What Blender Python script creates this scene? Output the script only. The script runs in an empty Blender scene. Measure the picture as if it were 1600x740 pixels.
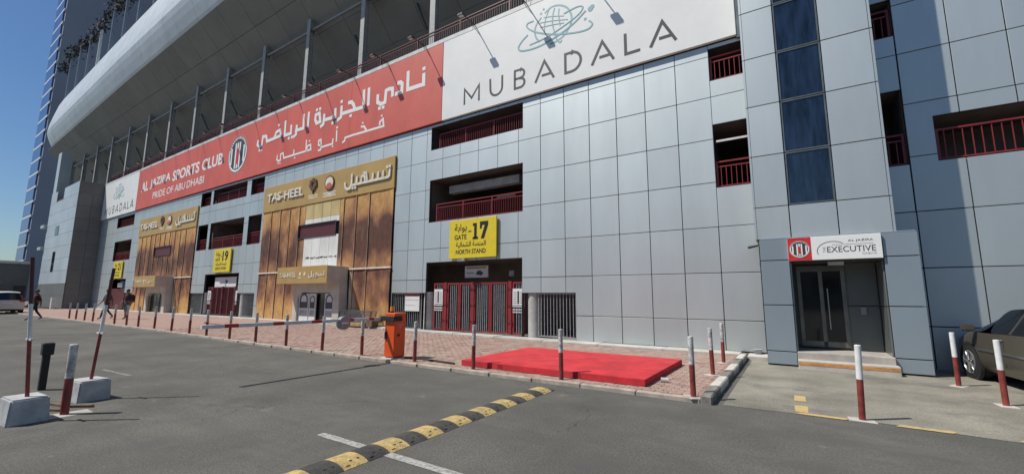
import bpy, bmesh, math, random
from mathutils import Vector, Matrix
R = math.radians
random.seed(7)
SC = bpy.context.scene
COL = SC.collection

# ------------------------------------------------------------------ camera
F_PX, YAW, PITCH, ROLL, EYE = 666.25, 0.578618, 0.139496, 0.005254, 1.6
cam = bpy.data.cameras.new('camera')
cam.sensor_fit = 'HORIZONTAL'; cam.sensor_width = 36.0
cam.lens = F_PX / 1600 * 36.0
cam.clip_start = 0.05; cam.clip_end = 3000
cam_o = bpy.data.objects.new('camera', cam); COL.objects.link(cam_o)
fw = Vector((-math.sin(YAW)*math.cos(PITCH), math.cos(YAW)*math.cos(PITCH), math.sin(PITCH)))
rt = Vector((math.cos(YAW), math.sin(YAW), 0)); up = rt.cross(fw)
rt2 = math.cos(ROLL)*rt + math.sin(ROLL)*up; up2 = -math.sin(ROLL)*rt + math.cos(ROLL)*up
cam_o.matrix_world = Matrix(((rt2.x, up2.x, -fw.x, 0), (rt2.y, up2.y, -fw.y, 0), (rt2.z, up2.z, -fw.z, EYE), (0, 0, 0, 1)))
SC.camera = cam_o

# ------------------------------------------------------------------ sky, sun, exposure
SUNV = Vector((1.12, 1.0, -2.12)).normalized()
SUN_EL = math.asin(-SUNV.z); SUN_ROT = math.atan2(-SUNV.x, -SUNV.y)
w = bpy.data.worlds.new('World'); SC.world = w; w.use_nodes = True
wn = w.node_tree.nodes; wn.clear()
sky = wn.new('ShaderNodeTexSky'); sky.sky_type = 'NISHITA'; sky.sun_disc = False
sky.sun_elevation = SUN_EL; sky.sun_rotation = SUN_ROT
sky.air_density = 1.2; sky.dust_density = 0.4; sky.ozone_density = 1.5; sky.altitude = 0
bg = wn.new('ShaderNodeBackground'); bg.inputs[1].default_value = 0.066
wo = wn.new('ShaderNodeOutputWorld')
hs = wn.new('ShaderNodeHueSaturation'); hs.inputs['Saturation'].default_value = 1.12
tn = wn.new('ShaderNodeMix'); tn.data_type = 'RGBA'; tn.blend_type = 'MULTIPLY'; tn.inputs[0].default_value = 1.0; tn.inputs[7].default_value = (.80, .96, 1.18, 1)
w.node_tree.links.new(sky.outputs[0], hs.inputs['Color']); w.node_tree.links.new(hs.outputs[0], tn.inputs[6]); w.node_tree.links.new(tn.outputs[2], bg.inputs[0]); w.node_tree.links.new(bg.outputs[0], wo.inputs[0])
sun = bpy.data.lights.new('sun', 'SUN'); sun.energy = 4.4; sun.angle = R(0.53); sun.color = (1.0, 0.958, 0.885)
sun_o = bpy.data.objects.new('sun', sun); COL.objects.link(sun_o)
sun_o.rotation_euler = SUNV.to_track_quat('-Z', 'Y').to_euler()
SC.view_settings.view_transform = 'Standard'; SC.view_settings.look = 'None'
SC.view_settings.exposure = 0.07; SC.view_settings.gamma = 1.0; SC.view_settings.use_curve_mapping = False

# ------------------------------------------------------------------ materials
def mat(name, col, rough=0.6, metal=0.0, var=0.12, scale=3.0, stretch=(1, 1, 1), bump=0.0, bscale=40.0, orand=0.0, irand=0.0, col2=None, spec=0.5, grain=0.0, gscale=120.0, dust=None, dustamt=0.0):
    m = bpy.data.materials.new(name); m.use_nodes = True
    nt = m.node_tree; N = nt.nodes; L = nt.links
    p = N['Principled BSDF']
    p.inputs['Roughness'].default_value = rough; p.inputs['Metallic'].default_value = metal
    p.inputs['Specular IOR Level'].default_value = spec
    geo = N.new('ShaderNodeNewGeometry')
    mp = N.new('ShaderNodeMapping'); mp.inputs['Scale'].default_value = stretch
    L.new(geo.outputs['Position'], mp.inputs[0])
    nz = N.new('ShaderNodeTexNoise'); nz.inputs['Scale'].default_value = scale; nz.inputs['Detail'].default_value = 5; nz.inputs['Roughness'].default_value = 0.6
    L.new(mp.outputs[0], nz.inputs['Vector'])
    mx = N.new('ShaderNodeMix'); mx.data_type = 'RGBA'
    c2 = col2 or tuple(max(0, c*(1-2.2*var)) for c in col)
    c1 = col if col2 else tuple(min(1, c*(1+var)) for c in col)
    mx.inputs[6].default_value = (*c1, 1); mx.inputs[7].default_value = (*c2, 1)
    rp = N.new('ShaderNodeMapRange'); rp.inputs[1].default_value = 0.35; rp.inputs[2].default_value = 0.68
    L.new(nz.outputs['Fac'], rp.inputs[0]); L.new(rp.outputs[0], mx.inputs[0])
    out = mx.outputs[2]
    def mult(out, src, amt):
        r = N.new('ShaderNodeMapRange'); r.inputs[3].default_value = 1-amt; r.inputs[4].default_value = 1+amt
        L.new(src, r.inputs[0])
        h = N.new('ShaderNodeVectorMath'); h.operation = 'SCALE'
        L.new(out, h.inputs[0]); L.new(r.outputs[0], h.inputs['Scale']); return h.outputs[0]
    if orand:
        oi = N.new('ShaderNodeObjectInfo'); out = mult(out, oi.outputs['Random'], orand)
    if irand:
        out = mult(out, geo.outputs['Random Per Island'], irand)
    if grain:
        g = N.new('ShaderNodeTexNoise'); g.inputs['Scale'].default_value = gscale; g.inputs['Detail'].default_value = 3
        L.new(geo.outputs['Position'], g.inputs['Vector'])
        g2 = N.new('ShaderNodeMapRange'); g2.inputs[1].default_value = 0.3; g2.inputs[2].default_value = 0.7
        L.new(g.outputs['Fac'], g2.inputs[0]); out = mult(out, g2.outputs[0], grain)
    if dust:
        d = N.new('ShaderNodeTexNoise'); d.inputs['Scale'].default_value = scale*0.45; d.inputs['Detail'].default_value = 7
        L.new(geo.outputs['Position'], d.inputs['Vector'])
        d2 = N.new('ShaderNodeMapRange'); d2.inputs[1].default_value = 0.5; d2.inputs[2].default_value = 0.75; d2.inputs[4].default_value = dustamt
        L.new(d.outputs['Fac'], d2.inputs[0])
        dm = N.new('ShaderNodeMix'); dm.data_type = 'RGBA'; dm.inputs[7].default_value = (*dust, 1)
        L.new(d2.outputs[0], dm.inputs[0]); L.new(out, dm.inputs[6]); out = dm.outputs[2]
    L.new(out, p.inputs['Base Color'])
    if bump:
        b = N.new('ShaderNodeBump'); b.inputs['Strength'].default_value = bump; b.inputs['Distance'].default_value = 0.02
        n2 = N.new('ShaderNodeTexNoise'); n2.inputs['Scale'].default_value = bscale; n2.inputs['Detail'].default_value = 4
        L.new(geo.outputs['Position'], n2.inputs['Vector']); L.new(n2.outputs['Fac'], b.inputs['Height']); L.new(b.outputs[0], p.inputs['Normal'])
    return m

M = {}
M['panel'] = mat('aluminium_panel', (.548, .592, .582), .53, .70, .032, 1.0, (1, 1, .22), orand=.045, dust=(.40, .40, .37), dustamt=.15, bump=.045, bscale=1.0)
M['panel_blue'] = mat('blue_grey_panel', (.31, .37, .405), .42, .35, .03, .8, (1, 1, .35), orand=.02, bump=.012, bscale=1.6)
M['joint'] = mat('dark_joint', (.025, .025, .028), .8)
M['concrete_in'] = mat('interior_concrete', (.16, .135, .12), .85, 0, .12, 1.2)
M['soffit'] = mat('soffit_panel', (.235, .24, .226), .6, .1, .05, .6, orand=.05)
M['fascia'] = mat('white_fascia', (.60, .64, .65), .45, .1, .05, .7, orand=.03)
M['steel_white'] = mat('white_steel', (.66, .66, .64), .5, 0, .08, 4)
M['steel_column'] = mat('grey_white_column', (.40, .40, .38), .55, 0, .1, 4)
M['steel_dark'] = mat('dark_steel', (.07, .07, .072), .55, .3)
M['steel_grey'] = mat('grey_steel', (.30, .31, .32), .45, .5, .1, 6)
M['bar_grey'] = mat('grey_bar', (.36, .37, .38), .45, .4, .1, 6)
M['red_paint'] = mat('dark_red_paint', (.235, .026, .029), .45, 0, .1, 3)
M['red_dark'] = mat('maroon_paint', (.11, .016, .02), .5, 0, .1, 3)
M['banner_red'] = mat('red_banner', (.64, .122, .086), .55, 0, .06, .9, (1, 1, .5), bump=.02, bscale=2)
M['banner_white'] = mat('white_banner', (.80, .80, .77), .5, 0, .025, .8, bump=.015, bscale=1.5)
M['print_white'] = mat('white_print', (.84, .84, .80), .5, 0, .02)
M['print_dark'] = mat('charcoal_print', (.052, .055, .055), .5, 0, .05)
M['print_teal'] = mat('teal_print', (.22, .42, .45), .5, 0, .05)
M['print_grey'] = mat('pale_grey_print', (.42, .42, .40), .5)
M['print_black'] = mat('black_print', (.012, .012, .012), .5)
M['print_red'] = mat('red_print', (.62, .025, .03), .5)
M['yellow'] = mat('yellow_sign', (.74, .58, .025), .45, 0, .03)
M['gold'] = mat('gold_sign_board', (.50, .325, .11), .5, .15, .05, 1.0)
M['cream'] = mat('cream_letter', (.78, .74, .62), .5)
M['whitewash'] = mat('white_painted_panel', (.74, .73, .68), .6, 0, .07, 1.5, (1, 1, .4), orand=.03)
M['canopy_grey'] = mat('grey_portal', (.56, .52, .45), .6, 0, .08, 1.5)
M['concrete'] = mat('concrete', (.42, .385, .335), .85, 0, .12, 2.2, bump=.15, bscale=30, grain=.1)
M['concrete_pale'] = mat('pale_concrete', (.50, .47, .42), .85, 0, .1, 2.5, bump=.2, bscale=25, grain=.1)
M['block_side'] = mat('block_concrete', (.24, .235, .23), .9, 0, .12, 4, bump=.2, bscale=25)
M['column'] = mat('concrete_column', (.46, .45, .42), .8, 0, .1, 3)
M['asphalt'] = mat('asphalt', (.108, .104, .089), .88, 0, .14, .6, bump=.5, bscale=60, grain=.30, gscale=38, dust=(.20, .18, .145), dustamt=.28)
M['forecourt'] = mat('worn_forecourt', (.25, .232, .185), .9, 0, .16, .9, bump=.4, bscale=60, grain=.24, gscale=38, dust=(.30, .265, .21), dustamt=.6)
M['paver'] = mat('brick_paver', (.365, .245, .20), .9, 0, .14, 6, bump=.15, bscale=60, orand=.16, grain=.08)
M['paver_isl'] = mat('brick_paver_field', (.365, .245, .20), .9, 0, .14, 6, bump=.15, bscale=60, irand=.16, grain=.08)
M['sandbed'] = mat('sand_joint', (.30, .215, .165), .95, 0, .15, 3)
M['kerb_white'] = mat('white_kerb_paint', (.58, .55, .48), .8, 0, .12, 9, bump=.2)
M['kerb_black'] = mat('black_kerb_paint', (.21, .195, .17), .8, 0, .2, 9, bump=.2)
M['kerb_plain'] = mat('worn_kerb', (.42, .36, .29), .9, 0, .15, 5, bump=.25)
M['b_red'] = mat('bollard_red', (.235, .042, .033), .5, 0, .15, 9, grain=.12, gscale=30)
M['b_white'] = mat('bollard_white', (.66, .65, .61), .55, 0, .3, 14, col2=(.20, .20, .19))
M['b_white_clean'] = mat('bollard_clean_white', (.74, .74, .71), .5, 0, .06, 9)
M['b_dark'] = mat('pole_dark_red', (.07, .014, .014), .5, 0, .15, 9)
M['carpet'] = mat('red_carpet', (.55, .030, .038), .95, 0, .12, 2.5, grain=.14, gscale=55, bump=.5, bscale=45, dust=(.50, .10, .10), dustamt=.25)
M['bump_y'] = mat('yellow_rubber', (.52, .375, .145), .8, 0, .16, 14, bump=.4, bscale=60, grain=.2, gscale=50, dust=(.20, .17, .12), dustamt=.75)
M['bump_b'] = mat('black_rubber', (.05, .048, .044), .8, 0, .15, 12, bump=.3, bscale=60, dust=(.11, .10, .085), dustamt=.6)
M['mark_white'] = mat('white_road_paint', (.46, .45, .42), .85, 0, .3, 22, col2=(.19, .185, .17))
M['mark_yellow'] = mat('yellow_road_paint', (.58, .42, .15), .85, 0, .12, 14, col2=(.40, .31, .17))
M['orange'] = mat('orange_cabinet', (.72, .085, .012), .4, 0, .04, 3)
M['amber'] = mat('amber_lamp', (.75, .30, .01), .25, 0, .03)
M['rubber'] = mat('black_rubber_part', (.02, .02, .02), .7)
M['glass_blue'] = mat('tinted_window', (.014, .026, .05), .07, 0, .35, 2.2, (3, 1, .5), spec=.8, bump=.02, bscale=1.4)  # upright streaks in the glass colour imitate uneven reflections and some dirt
M['glass_dark'] = mat('dark_glass', (.012, .014, .015), .06, 0, .03, spec=.8)
M['frame'] = mat('window_frame', (.17, .19, .19), .4, .5)
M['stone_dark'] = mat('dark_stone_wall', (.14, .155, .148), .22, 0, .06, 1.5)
M['door_frame'] = mat('door_metal', (.20, .20, .185), .35, .6)
M['chrome'] = mat('brushed_metal', (.6, .6, .58), .25, .9)
M['step_orange'] = mat('orange_stripe', (.60, .27, .07), .8, 0, .15, 8)
M['car_paint'] = mat('car_paint_grey_brown', (.15, .132, .10), .30, .45, .02, spec=.6)
M['suv_paint'] = mat('white_car_paint', (.62, .63, .62), .25, .1, .02)
M['tyre'] = mat('tyre', (.018, .018, .018), .8)
M['rim'] = mat('alloy_rim', (.55, .55, .54), .3, .8)
M['taillight'] = mat('red_lens', (.25, .01, .01), .2)
M['lens'] = mat('clear_lens', (.5, .5, .5), .1)
M['skin'] = mat('skin', (.24, .13, .085), .6)
M['hair'] = mat('hair', (.012, .01, .009), .6)
M['cloth_black'] = mat('black_cloth', (.016, .016, .018), .85)
M['cloth_grey'] = mat('grey_shirt', (.075, .078, .085), .85)
M['cloth_maroon'] = mat('maroon_shirt', (.06, .018, .02), .85)
M['cloth_white'] = mat('white_shirt', (.5, .5, .49), .85)
M['tower'] = mat('tower_wall', (.27, .30, .36), .6, 0, .06, .05)
M['tower_white'] = mat('tower_slab', (.62, .66, .70), .6)
M['tower_glass'] = mat('tower_glass', (.03, .09, .26), .25, 0, .03, spec=.8)
M['wing'] = mat('pale_cladding', (.47, .53, .56), .5, .2, .05, .4, orand=.04)
M['wing_dark'] = mat('grey_cladding', (.17, .17, .165), .55, .1, .07, .5, orand=.06)
M['net'] = mat('torn_net', (.035, .035, .036), .9)
M['far'] = mat('far_building', (.05, .062, .085), .8, 0, .1, .1)
M['sand_ground'] = mat('dusty_ground', (.20, .185, .155), .95, 0, .15, .05)
M['paper'] = mat('white_notice', (.72, .72, .70), .7, 0, .03)
M['fixture'] = mat('lamp_fixture', (.42, .42, .40), .6)

def burnt_mat():
    m = bpy.data.materials.new('scorched_gold_panel'); m.use_nodes = True
    nt = m.node_tree; N = nt.nodes; L = nt.links; p = N['Principled BSDF']
    p.inputs['Roughness'].default_value = .7; p.inputs['Specular IOR Level'].default_value = .3
    geo = N.new('ShaderNodeNewGeometry')
    oi = N.new('ShaderNodeObjectInfo')
    off = N.new('ShaderNodeVectorMath'); off.operation = 'SCALE'; L.new(oi.outputs['Random'], off.inputs[0]); off.inputs['Scale'].default_value = 0.45
    cmb = N.new('ShaderNodeCombineXYZ'); L.new(off.outputs[0], cmb.inputs[0]); L.new(off.outputs[0], cmb.inputs[2])
    ad = N.new('ShaderNodeVectorMath'); ad.operation = 'ADD'; L.new(geo.outputs['Position'], ad.inputs[0]); L.new(cmb.outputs[0], ad.inputs[1])
    mp = N.new('ShaderNodeMapping'); mp.inputs['Scale'].default_value = (1.1, 1, .6); L.new(ad.outputs[0], mp.inputs[0])
    nz = N.new('ShaderNodeTexNoise'); nz.inputs['Scale'].default_value = .8; nz.inputs['Detail'].default_value = 4; nz.inputs['Roughness'].default_value = .55
    L.new(mp.outputs[0], nz.inputs['Vector'])
    sep = N.new('ShaderNodeSeparateXYZ'); L.new(geo.outputs['Position'], sep.inputs[0])
    zr = N.new('ShaderNodeValToRGB'); e = zr.color_ramp.elements
    zr.color_ramp.interpolation = 'EASE'
    e[0].position = 0.0; e[0].color = (0, 0, 0, 1); e[1].position = 1.0; e[1].color = (0, 0, 0, 1)
    for pos, v in ((.10, .12), (.27, .72), (.40, .9), (.43, .62), (.60, 1.0), (.74, .85), (.86, .22)):
        q = e.new(pos); q.color = (v, v, v, 1)
    dv = N.new('ShaderNodeMath'); dv.operation = 'DIVIDE'; dv.inputs[1].default_value = 7.0; L.new(sep.outputs[2], dv.inputs[0]); L.new(dv.outputs[0], zr.inputs[0])
    a = N.new('ShaderNodeMath'); a.operation = 'MULTIPLY_ADD'; a.inputs[1].default_value = 2.7; a.inputs[2].default_value = -1.33; L.new(nz.outputs['Fac'], a.inputs[0])
    s = N.new('ShaderNodeMath'); s.operation = 'ADD'; L.new(a.outputs[0], s.inputs[0]); L.new(zr.outputs[0], s.inputs[1])
    cr = N.new('ShaderNodeValToRGB'); c = cr.color_ramp.elements
    c[0].position = .0; c[0].color = (.54, .315, .115, 1); c[1].position = 1.0; c[1].color = (.112, .052, .034, 1)
    for pos, col in ((.3, (.45, .235, .09, 1)), (.55, (.34, .165, .075, 1)), (.8, (.20, .093, .055, 1))):
        q = c.new(pos); q.color = col
    L.new(s.outputs[0], cr.inputs[0])
    wr = N.new('ShaderNodeMath'); wr.operation = 'WRAP'; wr.inputs[1].default_value = -6.0; wr.inputs[2].default_value = -28.0; L.new(sep.outputs[0], wr.inputs[0])
    tl = N.new('ShaderNodeMath'); tl.operation = 'MULTIPLY_ADD'; tl.inputs[1].default_value = .28; L.new(sep.outputs[2], tl.inputs[0]); L.new(wr.outputs[0], tl.inputs[2])
    ds = N.new('ShaderNodeMath'); ds.operation = 'ADD'; ds.inputs[1].default_value = 18.35; L.new(tl.outputs[0], ds.inputs[0])
    ab = N.new('ShaderNodeMath'); ab.operation = 'ABSOLUTE'; L.new(ds.outputs[0], ab.inputs[0])
    nn = N.new('ShaderNodeMath'); nn.operation = 'MULTIPLY_ADD'; nn.inputs[1].default_value = .5; L.new(nz.outputs['Fac'], nn.inputs[0]); L.new(ab.outputs[0], nn.inputs[2])
    fr = N.new('ShaderNodeMapRange'); fr.inputs[1].default_value = .25; fr.inputs[2].default_value = .75; fr.inputs[3].default_value = .85; fr.inputs[4].default_value = 0; L.new(nn.outputs[0], fr.inputs[0])
    zl = N.new('ShaderNodeMapRange'); zl.inputs[1].default_value = 2.7; zl.inputs[2].default_value = 3.2; zl.inputs[3].default_value = 1; zl.inputs[4].default_value = 0; L.new(sep.outputs[2], zl.inputs[0])
    fm = N.new('ShaderNodeMath'); fm.operation = 'MULTIPLY'; L.new(fr.outputs[0], fm.inputs[0]); L.new(zl.outputs[0], fm.inputs[1])
    hm = N.new('ShaderNodeMix'); hm.data_type = 'RGBA'; hm.inputs[7].default_value = (.62, .54, .42, 1); L.new(fm.outputs[0], hm.inputs[0]); L.new(cr.outputs[0], hm.inputs[6])
    fn = N.new('ShaderNodeTexNoise'); fn.inputs['Scale'].default_value = 7; fn.inputs['Detail'].default_value = 6; fp = N.new('ShaderNodeMapping'); fp.inputs['Scale'].default_value = (.8, 1, .45); L.new(geo.outputs['Position'], fp.inputs[0]); L.new(fp.outputs[0], fn.inputs['Vector'])
    fg = N.new('ShaderNodeMapRange'); fg.inputs[1].default_value = .3; fg.inputs[2].default_value = .7; fg.inputs[3].default_value = .82; fg.inputs[4].default_value = 1.2; L.new(fn.outputs['Fac'], fg.inputs[0])
    fs_ = N.new('ShaderNodeVectorMath'); fs_.operation = 'SCALE'; L.new(hm.outputs[2], fs_.inputs[0]); L.new(fg.outputs[0], fs_.inputs['Scale']); L.new(fs_.outputs[0], p.inputs['Base Color'])
    b = N.new('ShaderNodeBump'); b.inputs['Strength'].default_value = .15; b.inputs['Distance'].default_value = .05
    L.new(nz.outputs['Fac'], b.inputs['Height']); L.new(b.outputs[0], p.inputs['Normal'])
    return m
M['burnt'] = burnt_mat()
def add_mottle(m, dark, scale, lo, hi, stretch=None):
    """patchy stains with a shape of their own, mixed over the base colour"""
    nt = m.node_tree; N = nt.nodes; L = nt.links; p = N['Principled BSDF']
    src = p.inputs['Base Color'].links[0].from_socket
    geo = N.new('ShaderNodeNewGeometry'); v = N.new('ShaderNodeTexNoise'); v.inputs['Scale'].default_value = scale; v.inputs['Detail'].default_value = 8; v.inputs['Roughness'].default_value = .7
    L.new(geo.outputs['Position'], v.inputs['Vector'])
    if stretch:
        mp = N.new('ShaderNodeMapping'); mp.inputs['Scale'].default_value = stretch; L.new(geo.outputs['Position'], mp.inputs[0]); L.new(mp.outputs[0], v.inputs['Vector'])
    r = N.new('ShaderNodeMapRange'); r.inputs[1].default_value = lo; r.inputs[2].default_value = hi; L.new(v.outputs['Fac'], r.inputs[0])
    mx = N.new('ShaderNodeMix'); mx.data_type = 'RGBA'; mx.inputs[7].default_value = (*dark, 1)
    L.new(r.outputs[0], mx.inputs[0]); L.new(src, mx.inputs[6]); L.new(mx.outputs[2], p.inputs['Base Color'])
def add_cracks(m, dark, scale, width):
    nt = m.node_tree; N = nt.nodes; L = nt.links; p = N['Principled BSDF']; src = p.inputs['Base Color'].links[0].from_socket
    geo = N.new('ShaderNodeNewGeometry'); dn = N.new('ShaderNodeTexNoise'); dn.inputs['Scale'].default_value = 1.8; dn.inputs['Detail'].default_value = 6
    L.new(geo.outputs['Position'], dn.inputs['Vector'])
    sc_ = N.new('ShaderNodeVectorMath'); sc_.operation = 'SCALE'; sc_.inputs['Scale'].default_value = .8; L.new(dn.outputs['Color'], sc_.inputs[0])
    ad = N.new('ShaderNodeVectorMath'); ad.operation = 'ADD'; L.new(geo.outputs['Position'], ad.inputs[0]); L.new(sc_.outputs[0], ad.inputs[1])
    v = N.new('ShaderNodeTexVoronoi'); v.feature = 'DISTANCE_TO_EDGE'; v.inputs['Scale'].default_value = scale; L.new(ad.outputs[0], v.inputs['Vector'])
    lt = N.new('ShaderNodeMapRange'); lt.inputs[1].default_value = width*.3; lt.inputs[2].default_value = width; lt.inputs[3].default_value = 1; lt.inputs[4].default_value = 0; L.new(v.outputs['Distance'], lt.inputs[0])
    mk = N.new('ShaderNodeTexNoise'); mk.inputs['Scale'].default_value = .45; L.new(geo.outputs['Position'], mk.inputs['Vector'])
    mr = N.new('ShaderNodeMapRange'); mr.inputs[1].default_value = .5; mr.inputs[2].default_value = .62; mr.inputs[4].default_value = .75; L.new(mk.outputs['Fac'], mr.inputs[0])
    mu = N.new('ShaderNodeMath'); mu.operation = 'MULTIPLY'; L.new(lt.outputs[0], mu.inputs[0]); L.new(mr.outputs[0], mu.inputs[1])
    mx = N.new('ShaderNodeMix'); mx.data_type = 'RGBA'; mx.inputs[7].default_value = (*dark, 1)
    L.new(mu.outputs[0], mx.inputs[0]); L.new(src, mx.inputs[6]); L.new(mx.outputs[2], p.inputs['Base Color'])
add_mottle(M['asphalt'], (.082, .080, .074), .9, .5, .7)
add_mottle(M['asphalt'], (.17, .155, .128), .22, .55, .75)
add_mottle(M['asphalt'], (.21, .19, .15), 1.3, .63, .74)
add_mottle(M['asphalt'], (.086, .084, .076), 1.0, .5, .72, (.10, 1.5, 1))
add_mottle(M['asphalt'], (.06, .058, .054), 1.9, .68, .73)
add_mottle(M['asphalt'], (.19, .175, .14), 3.1, .70, .75)
add_cracks(M['asphalt'], (.03, .03, .03), .33, .004)
add_mottle(M['forecourt'], (.13, .122, .11), .5, .52, .68)
add_mottle(M['paver'], (.36, .29, .23), .8, .52, .66)
add_mottle(M['paver_isl'], (.36, .29, .23), .8, .52, .66)

# ------------------------------------------------------------------ mesh helpers
class MB:
    """collects shapes; build() links them as one mesh object"""
    def __init__(s): s.v = []; s.f = []; s.sm = []; s.mi = []
    def add(s, vs, fs, smooth=False, mi=0):
        o = len(s.v); s.v += [tuple(v) for v in vs]
        for f in fs: s.f.append(tuple(i+o for i in f)); s.sm.append(smooth); s.mi.append(mi)
        return s
    def box(s, x0, x1, y0, y1, z0, z1, mi=0):
        return s.add([(x0,y0,z0),(x1,y0,z0),(x1,y1,z0),(x0,y1,z0),(x0,y0,z1),(x1,y0,z1),(x1,y1,z1),(x0,y1,z1)],
            [(0,3,2,1),(4,5,6,7),(0,1,5,4),(1,2,6,5),(2,3,7,6),(3,0,4,7)], False, mi)
    def tube(s, p0, p1, r0, r1=None, n=8, caps=True, mi=0):
        r1 = r0 if r1 is None else r1
        p0, p1 = Vector(p0), Vector(p1); d = (p1-p0).normalized()
        a = d.orthogonal().normalized(); b = d.cross(a); vs = []
        for p, r in ((p0, r0), (p1, r1)):
            for k in range(n):
                t = 2*math.pi*k/n; vs.append(p+a*math.cos(t)*r+b*math.sin(t)*r)
        s.add(vs, [(k, (k+1) % n, n+(k+1) % n, n+k) for k in range(n)], n > 5, mi)
        if caps: s.add(vs, [tuple(range(n-1, -1, -1)), tuple(range(n, 2*n))], False, mi)
        return s
    def path(s, pts, r, n=8, mi=0):
        for a, b in zip(pts[:-1], pts[1:]): s.tube(a, b, r, r, n, True, mi)
        return s
    def prism(s, poly, y0, y1, mi=0):
        """polygon in (x, z), counter-clockwise seen from -y, from y0 (front) to y1"""
        n = len(poly)
        vs = [(x, y0, z) for x, z in poly]+[(x, y1, z) for x, z in poly]
        s.add(vs, [tuple(range(n)), tuple(range(2*n-1, n-1, -1))]+[(k, n+k, n+(k+1) % n, (k+1) % n) for k in range(n)], False, mi); return s
    def ring(s, cx, cz, r0, r1, y0, y1, n=40, mi=0, sx=1.0):
        for k in range(n):
            a, b = 2*math.pi*k/n, 2*math.pi*(k+1)/n
            q = [(cx+sx*r*math.cos(t), cz+r*math.sin(t)) for r, t in ((r0, a), (r1, a), (r1, b), (r0, b))]
            s.prism(q, y0, y1, mi)
        return s
    def disc(s, cx, cz, r, y0, y1, n=32, mi=0, sx=1.0):
        return s.prism([(cx+sx*r*math.cos(2*math.pi*k/n), cz+r*math.sin(2*math.pi*k/n)) for k in range(n)], y0, y1, mi)
    def ribbon(s, pts, wd, y0, y1, mi=0):
        """a stroke of even width in the x-z plane, mitred at its bends"""
        P = [Vector(p) for p in pts]; n = len(P); closed = (P[0]-P[-1]).length < 1e-4
        if closed: P = P[:-1]; n -= 1
        Lf, Rt = [], []
        for i in range(n):
            a = P[i-1] if (i > 0 or closed) else None; b = P[(i+1) % n] if (i < n-1 or closed) else None
            d1 = (P[i]-a).normalized() if a is not None else None; d2 = (b-P[i]).normalized() if b is not None else None
            d1 = d1 or d2; d2 = d2 or d1
            t = (d1+d2); t = t.normalized() if t.length > .1 else d1
            nn = Vector((-t.y, t.x)); c = max(.45, nn.dot(Vector((-d1.y, d1.x))))
            Lf.append(P[i]+nn*wd/2/c); Rt.append(P[i]-nn*wd/2/c)
        vs = [(p.x, y0, p.y) for p in Rt]+[(p.x, y0, p.y) for p in Lf]+[(p.x, y1, p.y) for p in Rt]+[(p.x, y1, p.y) for p in Lf]
        fs = []
        for i in range(n if closed else n-1):
            j = (i+1) % n
            fs += [(i, j, n+j, n+i), (2*n+i, 3*n+i, 3*n+j, 2*n+j), (i, 2*n+i, 2*n+j, j), (n+i, n+j, 3*n+j, 3*n+i)]
        if not closed: fs += [(0, n, 3*n, 2*n), (n-1, 3*n-1, 4*n-1, 2*n-1)]
        return s.add(vs, fs, False, mi)
    def mesh(s, name, mats, bevel=0.0, seg=1):
        me = bpy.data.meshes.new(name); me.from_pydata(s.v, [], s.f)
        for p, sm, mi in zip(me.polygons, s.sm, s.mi): p.use_smooth = sm; p.material_index = mi
        for m in mats: me.materials.append(m)
        if bevel:
            bm = bmesh.new(); bm.from_mesh(me)
            bmesh.ops.bevel(bm, geom=bm.edges[:], offset=bevel, segments=seg, affect='EDGES', clamp_overlap=True)
            bm.to_mesh(me); bm.free()
        me.update(); return me
    def build(s, name, mats, parent=None, loc=(0, 0, 0), bevel=0.0, seg=1, rot=None):
        mats = mats if isinstance(mats, (list, tuple)) else [mats]
        return link(name, s.mesh(name, mats, bevel, seg), parent, loc, rot)

def wloc(o):
    v = Vector((0, 0, 0))
    while o is not None: v += o.location; o = o.parent
    return v
def link(name, data, parent=None, loc=(0, 0, 0), rot=None, local=False):
    """loc is a world place; parents made here carry no rotation unless local=True"""
    o = bpy.data.objects.new(name, data); COL.objects.link(o)
    if parent is not None: o.parent = parent
    o.location = Vector(loc) - (wloc(parent) if parent is not None and not local else Vector())
    if rot: o.rotation_euler = rot
    return o
def tag(o, label, cat=None, group=None):
    o['label'] = label
    if cat: o['category'] = cat
    if group: o['group'] = group
    return o
def thing(name, loc, label, cat, group=None, rz=0):
    o = link(name, None, None, loc); o.empty_display_size = .2; o.rotation_euler = (0, 0, rz)
    return tag(o, label, cat, group)
def struct(o, label=None):
    o['kind'] = 'structure'
    if label: o['label'] = label
    return o
_cache = {}
def piece(name, dims, m, parent, centre, bevel=0.0, local=False, rot=None):
    """a box piece; alike pieces share mesh data"""
    key = (tuple(round(d, 3) for d in dims), m.name, round(bevel, 4))
    if key not in _cache:
        a, b, c = (d/2 for d in dims)
        _cache[key] = MB().box(-a, a, -b, b, -c, c).mesh(name, [m], bevel)
    return link(name, _cache[key], parent, centre, rot, local)
def copy_tree(o, parent=None):
    c = o.copy(); COL.objects.link(c); c.parent = parent
    for ch in list(o.children): copy_tree(ch, c)
    return c
ORD = ['first', 'second', 'third', 'fourth', 'fifth', 'sixth', 'seventh', 'eighth', 'ninth', 'tenth', 'eleventh', 'twelfth', 'thirteenth', 'fourteenth', 'fifteenth', 'sixteenth', 'seventeenth', 'eighteenth', 'nineteenth', 'twentieth', 'twenty-first', 'twenty-second', 'twenty-third', 'twenty-fourth']

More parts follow.
